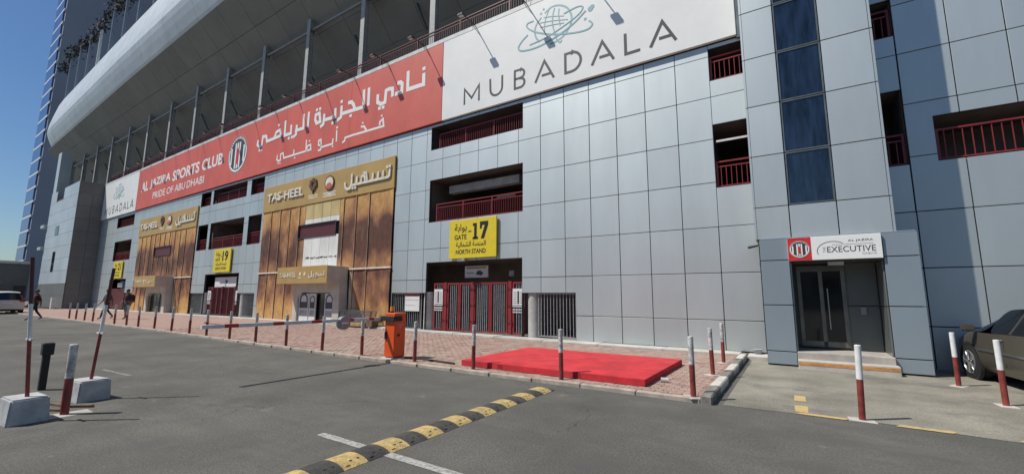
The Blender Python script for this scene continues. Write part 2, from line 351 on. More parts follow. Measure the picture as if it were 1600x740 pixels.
AR = {'ا':(0xFE8D,0xFE8E,0,0),'أ':(0xFE83,0xFE84,0,0),'ب':(0xFE8F,0xFE90,0xFE91,0xFE92),'ة':(0xFE93,0xFE94,0,0),'ت':(0xFE95,0xFE96,0xFE97,0xFE98),'س':(0xFEB1,0xFEB2,0xFEB3,0xFEB4),'ش':(0xFEB5,0xFEB6,0xFEB7,0xFEB8),'ص':(0xFEB9,0xFEBA,0xFEBB,0xFEBC),'ل':(0xFEDD,0xFEDE,0xFEDF,0xFEE0),'م':(0xFEE1,0xFEE2,0xFEE3,0xFEE4),'ن':(0xFEE5,0xFEE6,0xFEE7,0xFEE8),'ه':(0xFEE9,0xFEEA,0xFEEB,0xFEEC),'و':(0xFEED,0xFEEE,0,0),'ي':(0xFEF1,0xFEF2,0xFEF3,0xFEF4)}
def arabic(s):
    out = []
    for wd in s.split(' '):
        r = []
        for i, c in enumerate(wd):
            f = AR[c]; prev = i > 0 and AR[wd[i-1]][2]; nxt = i < len(wd)-1 and f[2]
            r.append(chr(f[3] if prev and nxt else f[1] if prev else f[2] if nxt else f[0]))
        out.append(''.join(reversed(r)))
    return ' '.join(reversed(out))
def text(body, x0, x1, z0, z1, y, m, parent, bold=0.0, depth=.004, name='lettering', spacing=1.0):
    """lettering that fills x0..x1, z0..z1 on a wall facing -y, its front at y"""
    cu = bpy.data.curves.new('t', 'FONT'); cu.body = body; cu.fill_mode = 'BOTH'; cu.offset = bold; cu.extrude = .01; cu.space_character = spacing; cu.resolution_u = 3
    o = bpy.data.objects.new('t', cu)
    me = bpy.data.meshes.new_from_object(o)
    bpy.data.objects.remove(o); bpy.data.curves.remove(cu)
    xs = [v.co.x for v in me.vertices]; ys = [v.co.y for v in me.vertices]
    ax, bx, ay, by = min(xs), max(xs), min(ys), max(ys)
    for v in me.vertices:
        a, b, c = v.co
        v.co = ((a-ax)/(bx-ax)*(x1-x0), -(c+.01)/.02*depth + depth, (b-ay)/(by-ay)*(z1-z0))
    me.materials.clear(); me.materials.append(m); me.update()
    return link(name, me, parent, (x0, y, z0))
def words(body, x0, x1, z0, z1, y, m, parent, bold=0.0, depth=.004, gap=1.9):
    wid = {'I': 1.6, 'J': 2.4, 'L': 3.0, 'O': 4.4, 'D': 4.3, 'U': 4.0, 'H': 4.1, 'A': 4.1, 'C': 4.0}
    ws = [sum(wid.get(c, 3.4) for c in b) for b in body.split()]; tot = sum(ws)+gap*(len(ws)-1); x = x0
    for b, q in zip(body.split(), ws):
        text(b, x, x+q/tot*(x1-x0), z0, z1, y, m, parent, bold, depth); x += (q+gap)/tot*(x1-x0)
ARABIC_MAIN= [[(-14.02, 12.17), (-14.01, 11.6), (-15.09, 11.63), (-15.1, 12.6)], [(-15.84, 12.17), (-15.61, 12.15), (-15.49, 12.03), (-15.5, 11.62), (-15.99, 11.62)], [(-16.17, 11.54), (-16.18, 11.97), (-16.44, 12.03), (-16.67, 12.0), (-16.71, 11.39), (-17.02, 11.36), (-17.29, 11.53), (-17.3, 11.97)], [(-18.03, 12.54), (-18.03, 11.53)], [(-18.44, 12.54), (-18.41, 11.56), (-20.31, 11.62)], [(-19.77, 12.12), (-19.46, 12.1), (-19.26, 11.89), (-19.13, 11.59)], [(-20.33, 12.11), (-20.33, 11.44), (-20.65, 11.32)], [(-20.89, 12.1), (-20.87, 11.59), (-21.99, 11.63)], [(-21.93, 12.01), (-21.96, 11.39), (-22.26, 11.29)], [(-22.79, 12.15), (-22.42, 12.17), (-22.29, 11.62), (-22.64, 11.6), (-22.82, 11.87), (-22.79, 12.15)], [(-23.52, 12.52), (-23.54, 11.54)], [(-24.04, 12.51), (-24.0, 11.6), (-24.89, 11.62)], [(-24.74, 11.98), (-24.75, 11.37), (-25.05, 11.24)], [(-25.36, 12.12), (-25.34, 11.56), (-26.05, 11.57), (-26.07, 12.55)], [(-26.42, 11.66), (-28.16, 11.6), (-28.31, 11.99), (-28.73, 12.04), (-28.8, 11.51), (-29.09, 11.43), (-29.38, 11.61), (-29.34, 11.93)], [(-27.28, 11.63), (-27.08, 12.0), (-26.64, 12.07), (-26.46, 11.67)]]
ARABIC_MAIN_DOTS= [(-14.02, 12.4), (-17.12, 11.16), (-16.84, 11.15), (-19.48, 11.32), (-20.36, 12.36), (-21.09, 11.27), (-20.76, 11.26), (-22.72, 12.45), (-22.4, 12.44), (-25.56, 11.29), (-25.21, 11.29), (-26.84, 12.43), (-29.08, 11.17), (-28.82, 11.16)]
ARABIC_SUB= [[(-17.04, 10.22), (-17.03, 10.41), (-16.8, 10.52), (-16.73, 10.12), (-19.0, 10.15)], [(-18.54, 10.48), (-18.27, 10.44), (-18.06, 10.16)], [(-19.0, 10.16), (-19.84, 10.14), (-19.88, 9.97), (-20.08, 9.91)], [(-20.64, 10.75), (-20.61, 10.08)], [(-20.71, 10.88), (-20.61, 10.91), (-20.57, 10.85)], [(-20.94, 10.33), (-20.96, 10.02), (-22.03, 10.02), (-22.07, 9.88), (-22.32, 9.88)], [(-22.02, 10.07), (-22.09, 10.49), (-22.3, 10.47), (-22.3, 10.21), (-22.02, 10.12)], [(-23.57, 10.78), (-23.54, 10.08)], [(-23.54, 10.08), (-23.39, 10.37), (-23.1, 10.39), (-23.04, 10.08), (-25.95, 10.08), (-26.06, 10.43), (-26.35, 10.39), (-26.32, 10.01), (-26.56, 9.98), (-26.75, 10.14), (-26.72, 10.41)], [(-24.84, 10.42), (-24.85, 10.07)]]
ARABIC_SUB_DOTS= [(-16.91, 10.71), (-18.4, 10.66), (-20.94, 9.87), (-23.26, 10.65), (-24.71, 9.88), (-26.57, 9.84), (-26.35, 9.83)]
TAS_ARABIC= [[(-16.09, 7.78), (-16.1, 7.45), (-16.21, 7.38), (-19.04, 7.36)], [(-16.56, 7.78), (-16.57, 7.4)], [(-16.93, 7.77), (-16.94, 7.39)], [(-17.32, 7.78), (-17.35, 7.4)], [(-18.13, 7.88), (-17.85, 7.86), (-17.76, 7.4)], [(-18.24, 7.39), (-18.21, 7.72), (-18.0, 7.73), (-17.92, 7.43)], [(-18.59, 7.78), (-18.61, 7.39)], [(-19.01, 7.97), (-19.02, 7.38), (-19.13, 7.21), (-19.35, 7.18), (-19.53, 7.32), (-19.58, 7.59)]]
TAS_ARABIC_DOTS= [(-16.28, 7.91), (-16.09, 7.92), (-18.91, 7.2), (-18.69, 7.2)]
GLOBE= [(0.075, [(-7.44, 12.73), (-7.13, 12.88), (-6.77, 12.81), (-6.46, 12.58), (-6.3, 12.24), (-6.29, 12.0), (-6.35, 11.81), (-6.45, 11.66), (-6.66, 11.46), (-6.95, 11.36), (-7.21, 11.34)]), (0.07, [(-7.59, 12.61), (-7.76, 12.45), (-7.85, 12.32), (-7.9, 12.09), (-7.83, 11.81), (-7.68, 11.59)]), (0.04, [(-7.23, 12.85), (-7.39, 12.5), (-7.45, 12.21), (-7.46, 11.93)]), (0.05, [(-7.0, 12.79), (-7.08, 12.51), (-7.1, 12.14), (-7.02, 11.78), (-6.92, 11.43), (-6.79, 11.26), (-6.71, 11.33)]), (0.04, [(-6.81, 12.69), (-6.83, 12.41), (-6.77, 11.96)]), (0.03, [(-7.49, 12.56), (-7.07, 12.46), (-6.61, 12.3)]), (0.03, [(-7.66, 12.39), (-7.1, 12.28), (-6.44, 12.09)]), (0.03, [(-7.64, 12.19), (-7.1, 12.11), (-6.61, 12.01)]), (0.06, [(-7.96, 12.59), (-8.21, 12.59), (-8.28, 12.49), (-8.17, 12.32), (-7.83, 12.06), (-7.27, 11.78), (-6.63, 11.56), (-6.02, 11.42), (-5.64, 11.4), (-5.47, 11.5), (-5.49, 11.62), (-5.59, 11.72)]), (0.06, [(-8.22, 12.08), (-8.49, 11.91), (-8.67, 11.68), (-8.55, 11.5), (-8.1, 11.41), (-7.6, 11.42), (-7.08, 11.52), (-6.63, 11.66), (-6.17, 11.86), (-5.71, 12.17)]), (0.045, [(-6.61, 12.39), (-6.31, 12.44), (-6.01, 12.46), (-5.82, 12.37), (-5.92, 12.19), (-6.26, 12.01), (-6.82, 11.82), (-7.43, 11.67), (-8.14, 11.61)])]
GLOBE_DOTS= [(0.05, (-7.49, 12.92)), (0.05, (-7.61, 12.78)), (0.06, (-5.73, 11.84)), (0.11, (-5.52, 12.17)), (0.09, (-5.45, 12.23))]
M['boom_red'] = mat('boom_red_stripe', (.42, .03, .03), .5, 0, .1, 9)
M['b_pale'] = mat('faded_sign_face', (.42, .28, .26), .6, 0, .1, 9)
M['wood'] = mat('worn_wood', (.42, .30, .12), .8, 0, .2, 5)
M['wood_dark'] = mat('dark_wood', (.16, .11, .07), .8, 0, .2, 5)
M['gold_pale'] = mat('pale_gold_panel', (.58, .45, .20), .55, .05, .12, 1.5, (1, 1, .4))
M['print_brown'] = mat('brown_emblem', (.13, .065, .03), .5, .1)
M['print_pink'] = mat('pale_red_print', (.62, .20, .17), .5)
M['block_white'] = mat('chipped_white_block', (.46, .465, .46), .85, 0, .12, 6, bump=.25, bscale=30, dust=(.36, .34, .30), dustamt=.5)
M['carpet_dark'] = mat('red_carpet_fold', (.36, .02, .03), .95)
M['strip'] = mat('pale_cover_strip', (.55, .42, .29), .5, .1, .25, 4, (1, 1, .5))
M['mark_faint'] = mat('faint_road_paint', (.27, .26, .24), .85, 0, .3, 18, col2=(.12, .115, .105))

# ------------------------------------------------------------------ ground
FY = 13.8                                  # plane of the cladding
def gz(x): return .12*min(1, max(0, (-6-x)/16))
def yk(x): return 7.32-.25*min(1, max(0, (-4-x)/12))
PZ = .06                                   # pavement above the road
XS = [400, 60, 12, 4, -1, -6, -8, -10, -12, -14, -16, -18, -20, -22, -30, -45, -70, -110, -500]
def sheet(name, m, yfun0, yfun1, dz, xs, ny=1):
    vs, fs = [], []
    for x in xs:
        for k in range(ny+1):
            t = k/ny; vs.append((x, yfun0(x)*(1-t)+yfun1(x)*t, gz(x)+dz))
    n = ny+1
    for i in range(len(xs)-1):
        for k in range(ny): a = i*n+k; fs.append((a, a+1, a+n+1, a+n))
    me = bpy.data.meshes.new(name); me.from_pydata(vs, [], fs); me.materials.append(m); me.update()
    if me.polygons[0].normal.z < 0: me.flip_normals()
    return struct(link(name, me))
sheet('ground', M['sand_ground'], lambda x: -400, lambda x: 500, -.02, XS)
sheet('road', M['asphalt'], lambda x: -60, lambda x: 13.0, 0, [40]+XS[2:-2]+[-75, -130], 4)
sheet('forecourt', M['forecourt'], lambda x: 7.45+.12*math.sin(x*2.1)*.5, lambda x: 13.9, .004, [30, 20, 12, 8, 6, 4, 3, 2, 1.5, 1, .5, 0, -.5, -1.0])

# brick pavement: a bed, 300 single pavers near the kerb corner, the rest as one field
PX0, PX1 = -62.0, -1.30
bed_xs = [PX1, -3, -5, -6, -8, -10, -12, -14, -16, -18, -20, -22, -30, -45, PX0]
pav = sheet('pavement', M['sandbed'], lambda x: yk(x)+.10, lambda x: 13.2, PZ-.012, bed_xs, 3)
PL, PW = .215, .108
pm = MB().box(-PL/2+.004, PL/2-.004, -PW/2+.004, PW/2-.004, -.02, 0).mesh('brick', [M['paver']], .004)
cells = []
ny = int((13.15-7.2)/PW)
for j in range(ny):
    y = 7.2+(j+.5)*PW
    for i in range(260):
        x = PX1-(i+.5+(.5 if j % 2 else 0))*PL
        if x-PL/2 < -22: break
        if y-PW/2 < yk(x)+.10 or x+PL/2 > PX1: continue
        if -6.3 < x < -2.38 and 7.85 < y < 10.6: continue      # under the red platform
        cells.append((x, y))
cells.sort(key=lambda c: math.hypot(c[0]*1.0, c[1]))
cells_v = [c for c in cells if c[0] > -2.6 or c[1] < 7.85]
near = cells_v[:290]; nset = set(near)
for x, y in near:
    o = link('brick', pm, pav, (x, y, gz(x)+PZ+random.uniform(-.003, .003)), (random.uniform(-.012, .012), random.uniform(-.012, .012), random.uniform(-.01, .01)))
fv, ff = [], []
for c in cells:
    if c in nset: continue
    x, y = c; z = gz(x)+PZ+random.uniform(-.003, .003); o = len(fv); a, b = PL/2-.004, PW/2-.004
    fv += [(x-a, y-b, z), (x+a, y-b, z), (x+a, y+b, z), (x-a, y+b, z), (x-a, y-b, z-.015), (x+a, y-b, z-.015), (x+a, y+b, z-.015), (x-a, y+b, z-.015)]
    ff += [(o, o+1, o+2, o+3), (o, o+4, o+5, o+1), (o+1, o+5, o+6, o+2), (o+2, o+6, o+7, o+3), (o+3, o+7, o+4, o)]
me = bpy.data.meshes.new('brick_field'); me.from_pydata(fv, [], ff); me.materials.append(M['paver_isl']); me.update()
o = link('brick_field', me, pav); o['kind'] = 'stuff'
# distant part of the paving as one brick-coloured sheet with procedural joints
def paving_far_mat():
    m = bpy.data.materials.new('brick_paving_far'); m.use_nodes = True; N = m.node_tree.nodes; L = m.node_tree.links
    g = N.new('ShaderNodeNewGeometry'); b = N.new('ShaderNodeTexBrick'); b.inputs['Scale'].default_value = 1.0
    b.inputs['Brick Width'].default_value = PL; b.inputs['Row Height'].default_value = PW; b.inputs['Mortar Size'].default_value = .006
    b.inputs['Color1'].default_value = (.375, .25, .205, 1); b.inputs['Color2'].default_value = (.31, .205, .165, 1); b.inputs['Mortar'].default_value = (.27, .19, .15, 1)
    L.new(g.outputs['Position'], b.inputs['Vector']); L.new(b.outputs['Color'], N['Principled BSDF'].inputs['Base Color']); N['Principled BSDF'].inputs['Roughness'].default_value = .9
    return m
far = sheet('paving', paving_far_mat(), lambda x: yk(x)+.10, lambda x: 13.2, PZ, [-22, -30, -45, PX0], 3)
# concrete ledge along the foot of the facade
led = struct(link('ledge', None, None, (-30, 13.4, 0)))
xs = [-1.3-2.02*i for i in range(31)]
for a, b in zip(xs[:-1], xs[1:]):
    piece('kerb_stone', (a-b-.012, .66, .14), M['concrete_pale'], led, ((a+b)/2, 13.5, gz((a+b)/2)+.12-.07+random.uniform(-.006, .004)), .01)

# kerbs
kb = struct(link('kerb', None, None, (-30, 7.2, 0)))
x = -1.30; i = 0
while x > -62:
    ln = 1.0 if x > -25 else 3.0
    xm = x-ln/2
    piece('kerb_stone', (ln-.012, .12, .16), M['kerb_plain'], kb, (xm, yk(xm)+.04, gz(xm)+PZ-.07+random.uniform(-.006, .006)), .012)
    x -= ln
kr = struct(link('kerb_side', None, None, (-1.2, 10, 0)))
y = 7.26; seq = [(.95, 'kerb_black'), (1.0, 'kerb_white'), (.92, 'kerb_black'), (1.0, 'kerb_white'), (.95, 'kerb_black'), (1.0, 'kerb_white'), (.4, 'kerb_black')]
for ln, mk in seq:
    piece('kerb_stone', (.17, ln-.012, .24), M[mk], kr, (-1.215, y+ln/2, .015+random.uniform(-.008, .008)), .02, rot=(0, 0, random.uniform(-.01, .01))); y += ln
# low sandy fill between the side kerb and the portal
MB().box(-1.12, -.64, 13.1, 13.78, -.05, .10).build('concrete_pad', M['concrete_pale'], None, bevel=.015); struct(bpy.data.objects['concrete_pad'])

# painted markings
def marking(name, quad, m, z=.004):
    me = bpy.data.meshes.new(name)
    n = 12; vs = []
    (a, b, c, d) = [Vector(q) for q in quad]     # a-b one long edge, d-c the other
    for k in range(n+1):
        t = k/n; p = a.lerp(b, t); q = d.lerp(c, t); j = Vector((random.uniform(-.006, .006), random.uniform(-.006, .006)))
        vs += [(*(p+j), z+gz(p.x)), (*(q-j), z+gz(q.x))]
    me.from_pydata(vs, [], [(2*k, 2*k+2, 2*k+3, 2*k+1) for k in range(n)]); me.materials.append(m); me.update()
    if me.polygons[0].normal.z < 0: me.flip_normals()
    return struct(link(name, me))
marking('road_marking', [(-4.75, 3.135), (-2.1, 3.13), (-2.1, 3.24), (-4.75, 3.245)], M['mark_white'])
marking('road_marking', [(-12.25, 3.02), (-10.95, 3.12), (-10.95, 3.20), (-12.25, 3.10)], M['mark_faint'])
for a, b in ((-.09, .47), (.98, 1.5), (2.04, 2.55), (3.1, 3.6)):
    marking('road_marking', [(a, 7.42), (b, 7.41), (b+.06, 7.52), (a+.06, 7.53)], M['mark_yellow'], .008)
marking('road_marking', [(-.09, 7.55), (-.09, 7.98), (.07, 7.98), (.07, 7.55)], M['mark_yellow'], .008)
marking('road_marking', [(-.10, 8.32), (-.10, 8.78), (.06, 8.78), (.06, 8.32)], M['mark_yellow'], .008)
marking('road_marking', [(-.10, 9.3), (-.10, 9.75), (.06, 9.75), (.06, 9.3)], M['forecourt'], .008)

# ------------------------------------------------------------------ the stadium
ST = thing('stadium_building', (-30, 14, 0), 'long grey panelled stadium stand with gates, railings and overhanging white roof edge', 'building')
ROWS = [.12, .97, 2.33, 3.69, 5.05, 6.40, 7.75, 9.09, 9.46]
def minus(rect, holes):
    rs = [rect]
    for h in holes:
        out = []
        for (a, b, c, d) in rs:
            if h[0] >= b-.001 or h[1] <= a+.001 or h[2] >= d-.001 or h[3] <= c+.001: out.append((a, b, c, d)); continue
            lo, hi = max(c, h[2]), min(d, h[3])
            if a < h[0]: out.append((a, h[0], c, d))
            if h[1] < b: out.append((h[1], b, c, d))
            aa, bb = max(a, h[0]), min(b, h[1])
            if c < h[2]: out.append((aa, bb, c, h[2]))
            if h[3] < d: out.append((aa, bb, h[3], d))
        rs = out
    return [r for r in rs if r[1]-r[0] > .03 and r[3]-r[2] > .03]
MOD = -22.0
holes = []
GATES = [0, 1, 2]
def bay_holes(k):
    s = MOD*k
    h = [(-13.5+s, -8.52+s, 8.25, 9.34), (-13.5+s, -8.52+s, 4.88, 6.83), (-13.56+s, -8.54+s, -1, 3.09),
         (-15.72+s, -13.56+s, -1, 1.76), (-8.54+s, -6.34+s, -1, 1.76)]
    if k == 1:
        h += [(a, b, c, d) for a, b in ((-37.55, -35.9), (-29.95, -28.25)) for c, d in ((8.25, 9.32), (4.9, 6.82))]
    if k == 2:
        h = [(-56.7, -51.9, 8.22, 9.25), (-56.7, -51.9, 4.9, 6.82), (-56.8, -52.1, -1, 3.1), (-52.1, -50.1, -1, 1.8)]
    return h
for k in GATES: holes += bay_holes(k)
TAS = [(-27.98, -15.79), (-49.95, -37.72)]
for a, b in TAS: holes.append((a, b, -1, 8.42))
holes += [(-1.70, -.69, 8.27, 9.34), (-1.70, -.69, 4.87, 6.86)]
WALLB = MB(); FARP = MB()
cols = [-.69-1.0055*k for k in range(62)]; cols[-1] = -62.0
npanel = 0
G2 = .011
def wall_panel(a, b, c, d, y, m=None, name='wall_panel', parent=None, th=.05):
    return piece(name, (b-a-2*G2, th, d-c-2*G2), m or M['panel'], parent or ST, ((a+b)/2, y+th/2+random.uniform(-.0015, .0015), (c+d)/2), .004, rot=(random.uniform(-.0012, .0012), 0, random.uniform(-.002, .002)))
def cell_panel(cell, rs, y):
    """one cladding panel, cut round the openings"""
    if len(rs) == 1 and all(abs(p-q) < 1e-6 for p, q in zip(rs[0], cell)): return wall_panel(*cell, y)
    a, b, c, d = cell; mb = MB(); cx_, cz_ = (a+b)/2, (c+d)/2
    for r in rs:
        x0 = r[0]+(G2 if abs(r[0]-a) < 1e-6 else 0); x1 = r[1]-(G2 if abs(r[1]-b) < 1e-6 else 0)
        z0 = r[2]+(G2 if abs(r[2]-c) < 1e-6 else 0); z1 = r[3]-(G2 if abs(r[3]-d) < 1e-6 else 0)
        mb.box(x0-cx_, x1-cx_, 0, .05, z0-cz_, z1-cz_)
    return mb.build('wall_panel', M['panel'], ST, (cx_, y, cz_))
for k in range(61):
    b, a = cols[k], cols[k+1]
    for j in range(8):
        c, d = ROWS[j], ROWS[j+1]
        if j == 0: c += gz((a+b)/2)
        rs_ = minus((a, b, c, d), holes)
        if rs_ and a > -38.2: cell_panel((a, b, c, d), rs_, FY)
        for r in rs_:
            WALLB.box(r[0], r[1], FY+.055, FY+.12, r[2], r[3])
            if a <= -38.2: FARP.box(r[0]+G2, r[1]-G2, FY, FY+.05, r[2]+G2, r[3]-G2)
# wall behind the sign boards and the inside rooms
WALLB.box(-62, -.7, FY+.06, FY+.14, 9.46, 13.30)
WALLB.build('wall_backing', M['joint'], ST)
o = FARP.build('far_wall_panels', M['panel'], ST); o['kind'] = 'stuff'
inn = MB()
inn.box(-62, 2.0, 18.0, 18.2, 0, 13.2)
for z0, z1 in ((3.13, 3.3), (4.62, 4.82), (6.9, 7.1), (7.98, 8.19), (9.48, 9.7), (13.05, 13.25)):
    inn.box(-62, -.3, FY+.13, 18.0, z0, z1)
for k in GATES:
    s = MOD*k
    for x in ((-13.75, -8.3) if k < 2 else (-13.0, -7.8)): inn.box(x+s-.1, x+s+.1, 14.1, 18.0, 3.3, 13.05)  # dark cross walls added to limit light at the bay openings
inn.box(-1.95, -1.8, 14.1, 18, .2, 13); inn.box(-.66, -.5, 13.95, 18, .2, 13)
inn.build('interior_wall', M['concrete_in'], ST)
MB().box(-62, -.5, FY+.02, 20, .02, .10).build('interior_floor', M['concrete'], ST)
# opening reveals
for h in holes:
    if h[3] > 8 and h[2] < 0: continue
    rv = MB(); a, b, c, d = h; c = max(c, .1)
    rv.box(a-.02, a+.012, FY+.004, FY+.13, c, d); rv.box(b-.012, b+.02, FY+.004, FY+.13, c, d); rv.box(a+.012, b-.012, FY+.004, FY+.13, d-.012, d+.02)
    if c > 1: rv.box(a+.012, b-.012, FY+.004, FY+.13, c-.02, c+.012)
    rv.build('opening_reveal', M['steel_dark'], ST)

def railing(x0, x1, z0, z1, y, step=.112, parent=None, m=None, post=1.55, name='railing', top2=True):
    """red guard rail with upright bars"""
    b = MB(); n = max(2, round((x1-x0)/step)); h = z1-z0
    b.box(x0, x1, y-.025, y+.025, z1-.045, z1)
    zt = z1-.19 if top2 else z1-.045
    if top2: b.box(x0, x1, y-.018, y+.018, zt, zt+.035)
    b.box(x0, x1, y-.018, y+.018, z0+.03, z0+.065)
    for k in range(n+1):
        x = x0+(x1-x0)*k/n; b.box(x-.009, x+.009, y-.009, y+.009, z0+.065, zt)
    npst = max(1, round((x1-x0)/post))
    for k in range(npst+1):
        x = x0+.03+(x1-x0-.06)*k/npst; b.box(x-.026, x+.026, y-.03, y+.03, z0, z1-.045)
    return b.build(name, m or M['red_paint'], parent or ST)
for k in (0, 1):
    s = MOD*k
    railing(-13.2+s, -8.54+s, 4.90, 5.73, 13.97)
    railing(-13.2+s, -8.54+s, 8.27, 9.06, 14.05, top2=False, m=M['red_paint'])
railing(-56.6, -52.0, 4.92, 5.73, 13.97); railing(-56.6, -52.0, 8.25, 9.0, 14.05, top2=False)
for a, b in ((-37.5, -35.95), (-29.9, -28.3)): railing(a, b, 4.92, 5.73, 13.97); railing(a, b, 8.27, 9.0, 14.05, top2=False)
for z0 in (8.29, 4.89): railing(-1.68, -.72, z0, z0+.82, 13.93, step=.145, post=.8)
# inside fittings seen through the openings
MB().box(-12.9, -9.1, 14.45, 14.75, 6.28, 6.62).build('ventilation_duct', M['fixture'], ST)
MB().box(-10.9, -9.9, 15.4, 15.46, 6.02, 6.09).build('tube_light', M['steel_white'], ST)
MB().box(-31.6, -31.1, 15.0, 15.3, 6.2, 6.7).build('ceiling_lamp', M['fixture'], ST)
MB().box(-1.62, -.76, 13.86, 13.90, 6.30, 6.36).build('window_bar', M['steel_white'], ST)

# ---- gate level: columns, grilles, lintel boards
def grille(x0, x1, z0, z1, y, parent=ST, n=None, m=None):
    m = m or M['bar_grey']
    f = MB(); t = .035
    f.box(x0, x1, y-.02, y+.02, z0, z0+t); f.box(x0, x1, y-.02, y+.02, z1-t, z1); f.box(x0, x0+t, y-.02, y+.02, z0+t, z1-t); f.box(x1-t, x1, y-.02, y+.02, z0+t, z1-t)
    g = f.build('grille', m, parent)
    n = n or max(3, round((x1-x0)/.125))
    for k in range(1, n):
        x = x0+(x1-x0)*k/n
        piece('bar', (.022, .022, z1-z0-2*t), m, g, (x, y, (z0+z1)/2))
    return g
for k in (0, 1):
    s = MOD*k; zb = .14+gz(-11+s)
    for x in (-13.58, -8.17):
        c = MB().tube((0, 0, zb-.05), (0, 0, 1.80), .26, .26, 24); c.build('column', M['column'], ST, (x+s, 14.12, 0))
    grille(-15.70+s, -13.86+s, zb, 1.74, 13.9)
    grille(-7.9+s, -6.36+s, zb, 1.74, 13.9)
MB().tube((0, 0, .2), (0, 0, 1.82), .26, .26, 20).build('column', M['column'], ST, (-52.2, 14.12, 0))
grille(-51.9, -50.2, .26, 1.78, 13.9)
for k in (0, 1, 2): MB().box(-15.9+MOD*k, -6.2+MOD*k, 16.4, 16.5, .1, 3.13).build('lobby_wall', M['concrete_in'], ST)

# ---- upper concourse: rail, columns, sloping soffit, white roof edge
railing(-61.9, -1.0, 13.36, 14.42, 14.02, step=.125, post=2.75, m=M['red_dark'])
SOF = lambda y: 19.3+1.13*(14.2-y)
def yf(x): return 11.77 if x > -31.8 else 11.77+.16*(-31.8-x)/19.8 if x > -51.6 else 11.93+.49*(-51.6-x)/33.4
xc = -8.45; cx = []
while xc > -80: cx.append(xc); xc -= 5.48
for x in cx:
    zb = 13.25 if x > -62 else 13.4
    c = MB(); h = SOF(14.2)-.02; a = .17
    c.box(x-a, x+a, 14.02, 14.05, zb, h); c.box(x-a, x+a, 14.35, 14.38, zb, h); c.box(x-.015, x+.015, 14.05, 14.35, zb, h)
    c.build('steel_column', M['steel_column'], ST)
MB().tube((-80, 14.2, SOF(14.2)-.75), (-2, 14.2, SOF(14.2)-.75), .09, n=8).build('tie_beam', M['steel_grey'], ST)
sx = [-85.0]+[-82.5+2.74*k for k in range(31)]
sy = [None, 13.28, 14.75, 16.3, 18.0, 19.6]
for i in range(len(sx)-1):
    a, b = sx[i]+.012, sx[i+1]-.012
    for j in range(5):
        ya0 = yf(a) if j == 0 else sy[j]+.012; ya1 = sy[j+1]-.012
        vs = []
        for (x, y) in ((a, ya0), (b, yf(b) if j == 0 else ya0), (b, ya1), (a, ya1)): vs.append((x, y, SOF(y)))
        vs += [(x, y, z+.05) for x, y, z in vs]
        mb = MB(); mb.add([(x-(a+b)/2, y-15, z-18) for x, y, z in vs], [(0, 3, 2, 1), (4, 5, 6, 7), (0, 1, 5, 4), (1, 2, 6, 5), (2, 3, 7, 6), (3, 0, 4, 7)])
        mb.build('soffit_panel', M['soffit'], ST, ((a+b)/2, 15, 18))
sb = MB()
sb.add([(-84.9, 12.5, SOF(12.5)+.08), (2.3, 12.0, SOF(12.0)+.08), (2.3, 20, SOF(20)+.08), (-84.9, 20, SOF(20)+.08)], [(0, 3, 2, 1)])
sb.box(-84, 2.3, 19.7, 20.0, 9.7, 27)
sb.build('soffit_backing', M['joint'], ST)
for x in cx:
    for dx in (2.6,):
        MB().tube((x-dx, 15.4, SOF(15.4)-.03), (x-dx+.3, 16.0, SOF(16.0)-.75), .05, n=6).build('soffit_brace', M['steel_dark'], ST)
prof = [(0, 0), (-.12, .22), (-.41, .95), (-.60, 1.5), (-.72, 2.0), (-.62, 2.9), (-.36, 4.3), (0, 6.0), (.6, 6.6), (2.5, 6.9)]
def fascia_row(x, q=1.0):
    out = []
    for dy, dz in prof:
        out.append((x, yf(x)+dy*q+(1-q)*1.2, SOF(yf(x))+2.4+(dz-2.4)*q))
    return out
def fascia_piece(rows, cap=False):
    n = len(prof); vs = [v for r in rows for v in r]; fs = []
    for i in range(len(rows)-1):
        for k in range(n-1): fs.append((i*n+k, i*n+k+1, (i+1)*n+k+1, (i+1)*n+k))
    if cap: fs.append(tuple(range((len(rows)-1)*n, len(rows)*n)))
    me = bpy.data.meshes.new('fascia_panel'); me.from_pydata(vs, [], fs); me.materials.append(M['fascia'])
    bm = bmesh.new(); bm.from_mesh(me); bmesh.ops.recalc_face_normals(bm, faces=bm.faces[:]); bm.to_mesh(me); bm.free()
    return link('fascia_panel', me, ST)
x = 2.3
while x > -80:
    x2 = max(x-5.48, -80); fascia_piece([fascia_row(x-.012), fascia_row(x2+.012)]); x = x2
fascia_piece([fascia_row(-80.01), fascia_row(-82.5, .97), fascia_row(-84, .86), fascia_row(-84.8, .66), fascia_row(-85.2, .35)], True)
bk = MB(); rr0 = [(a_, b_+.06, c_+.05) for a_, b_, c_ in fascia_row(2.2)]; rr1 = [(a_, b_+.06, c_+.05) for a_, b_, c_ in fascia_row(-80)]
bk.add(rr0+rr1, [(k, k+1, len(prof)+k+1, len(prof)+k) for k in range(len(prof)-1)]); bk.build('fascia_backing', M['steel_grey'], ST)
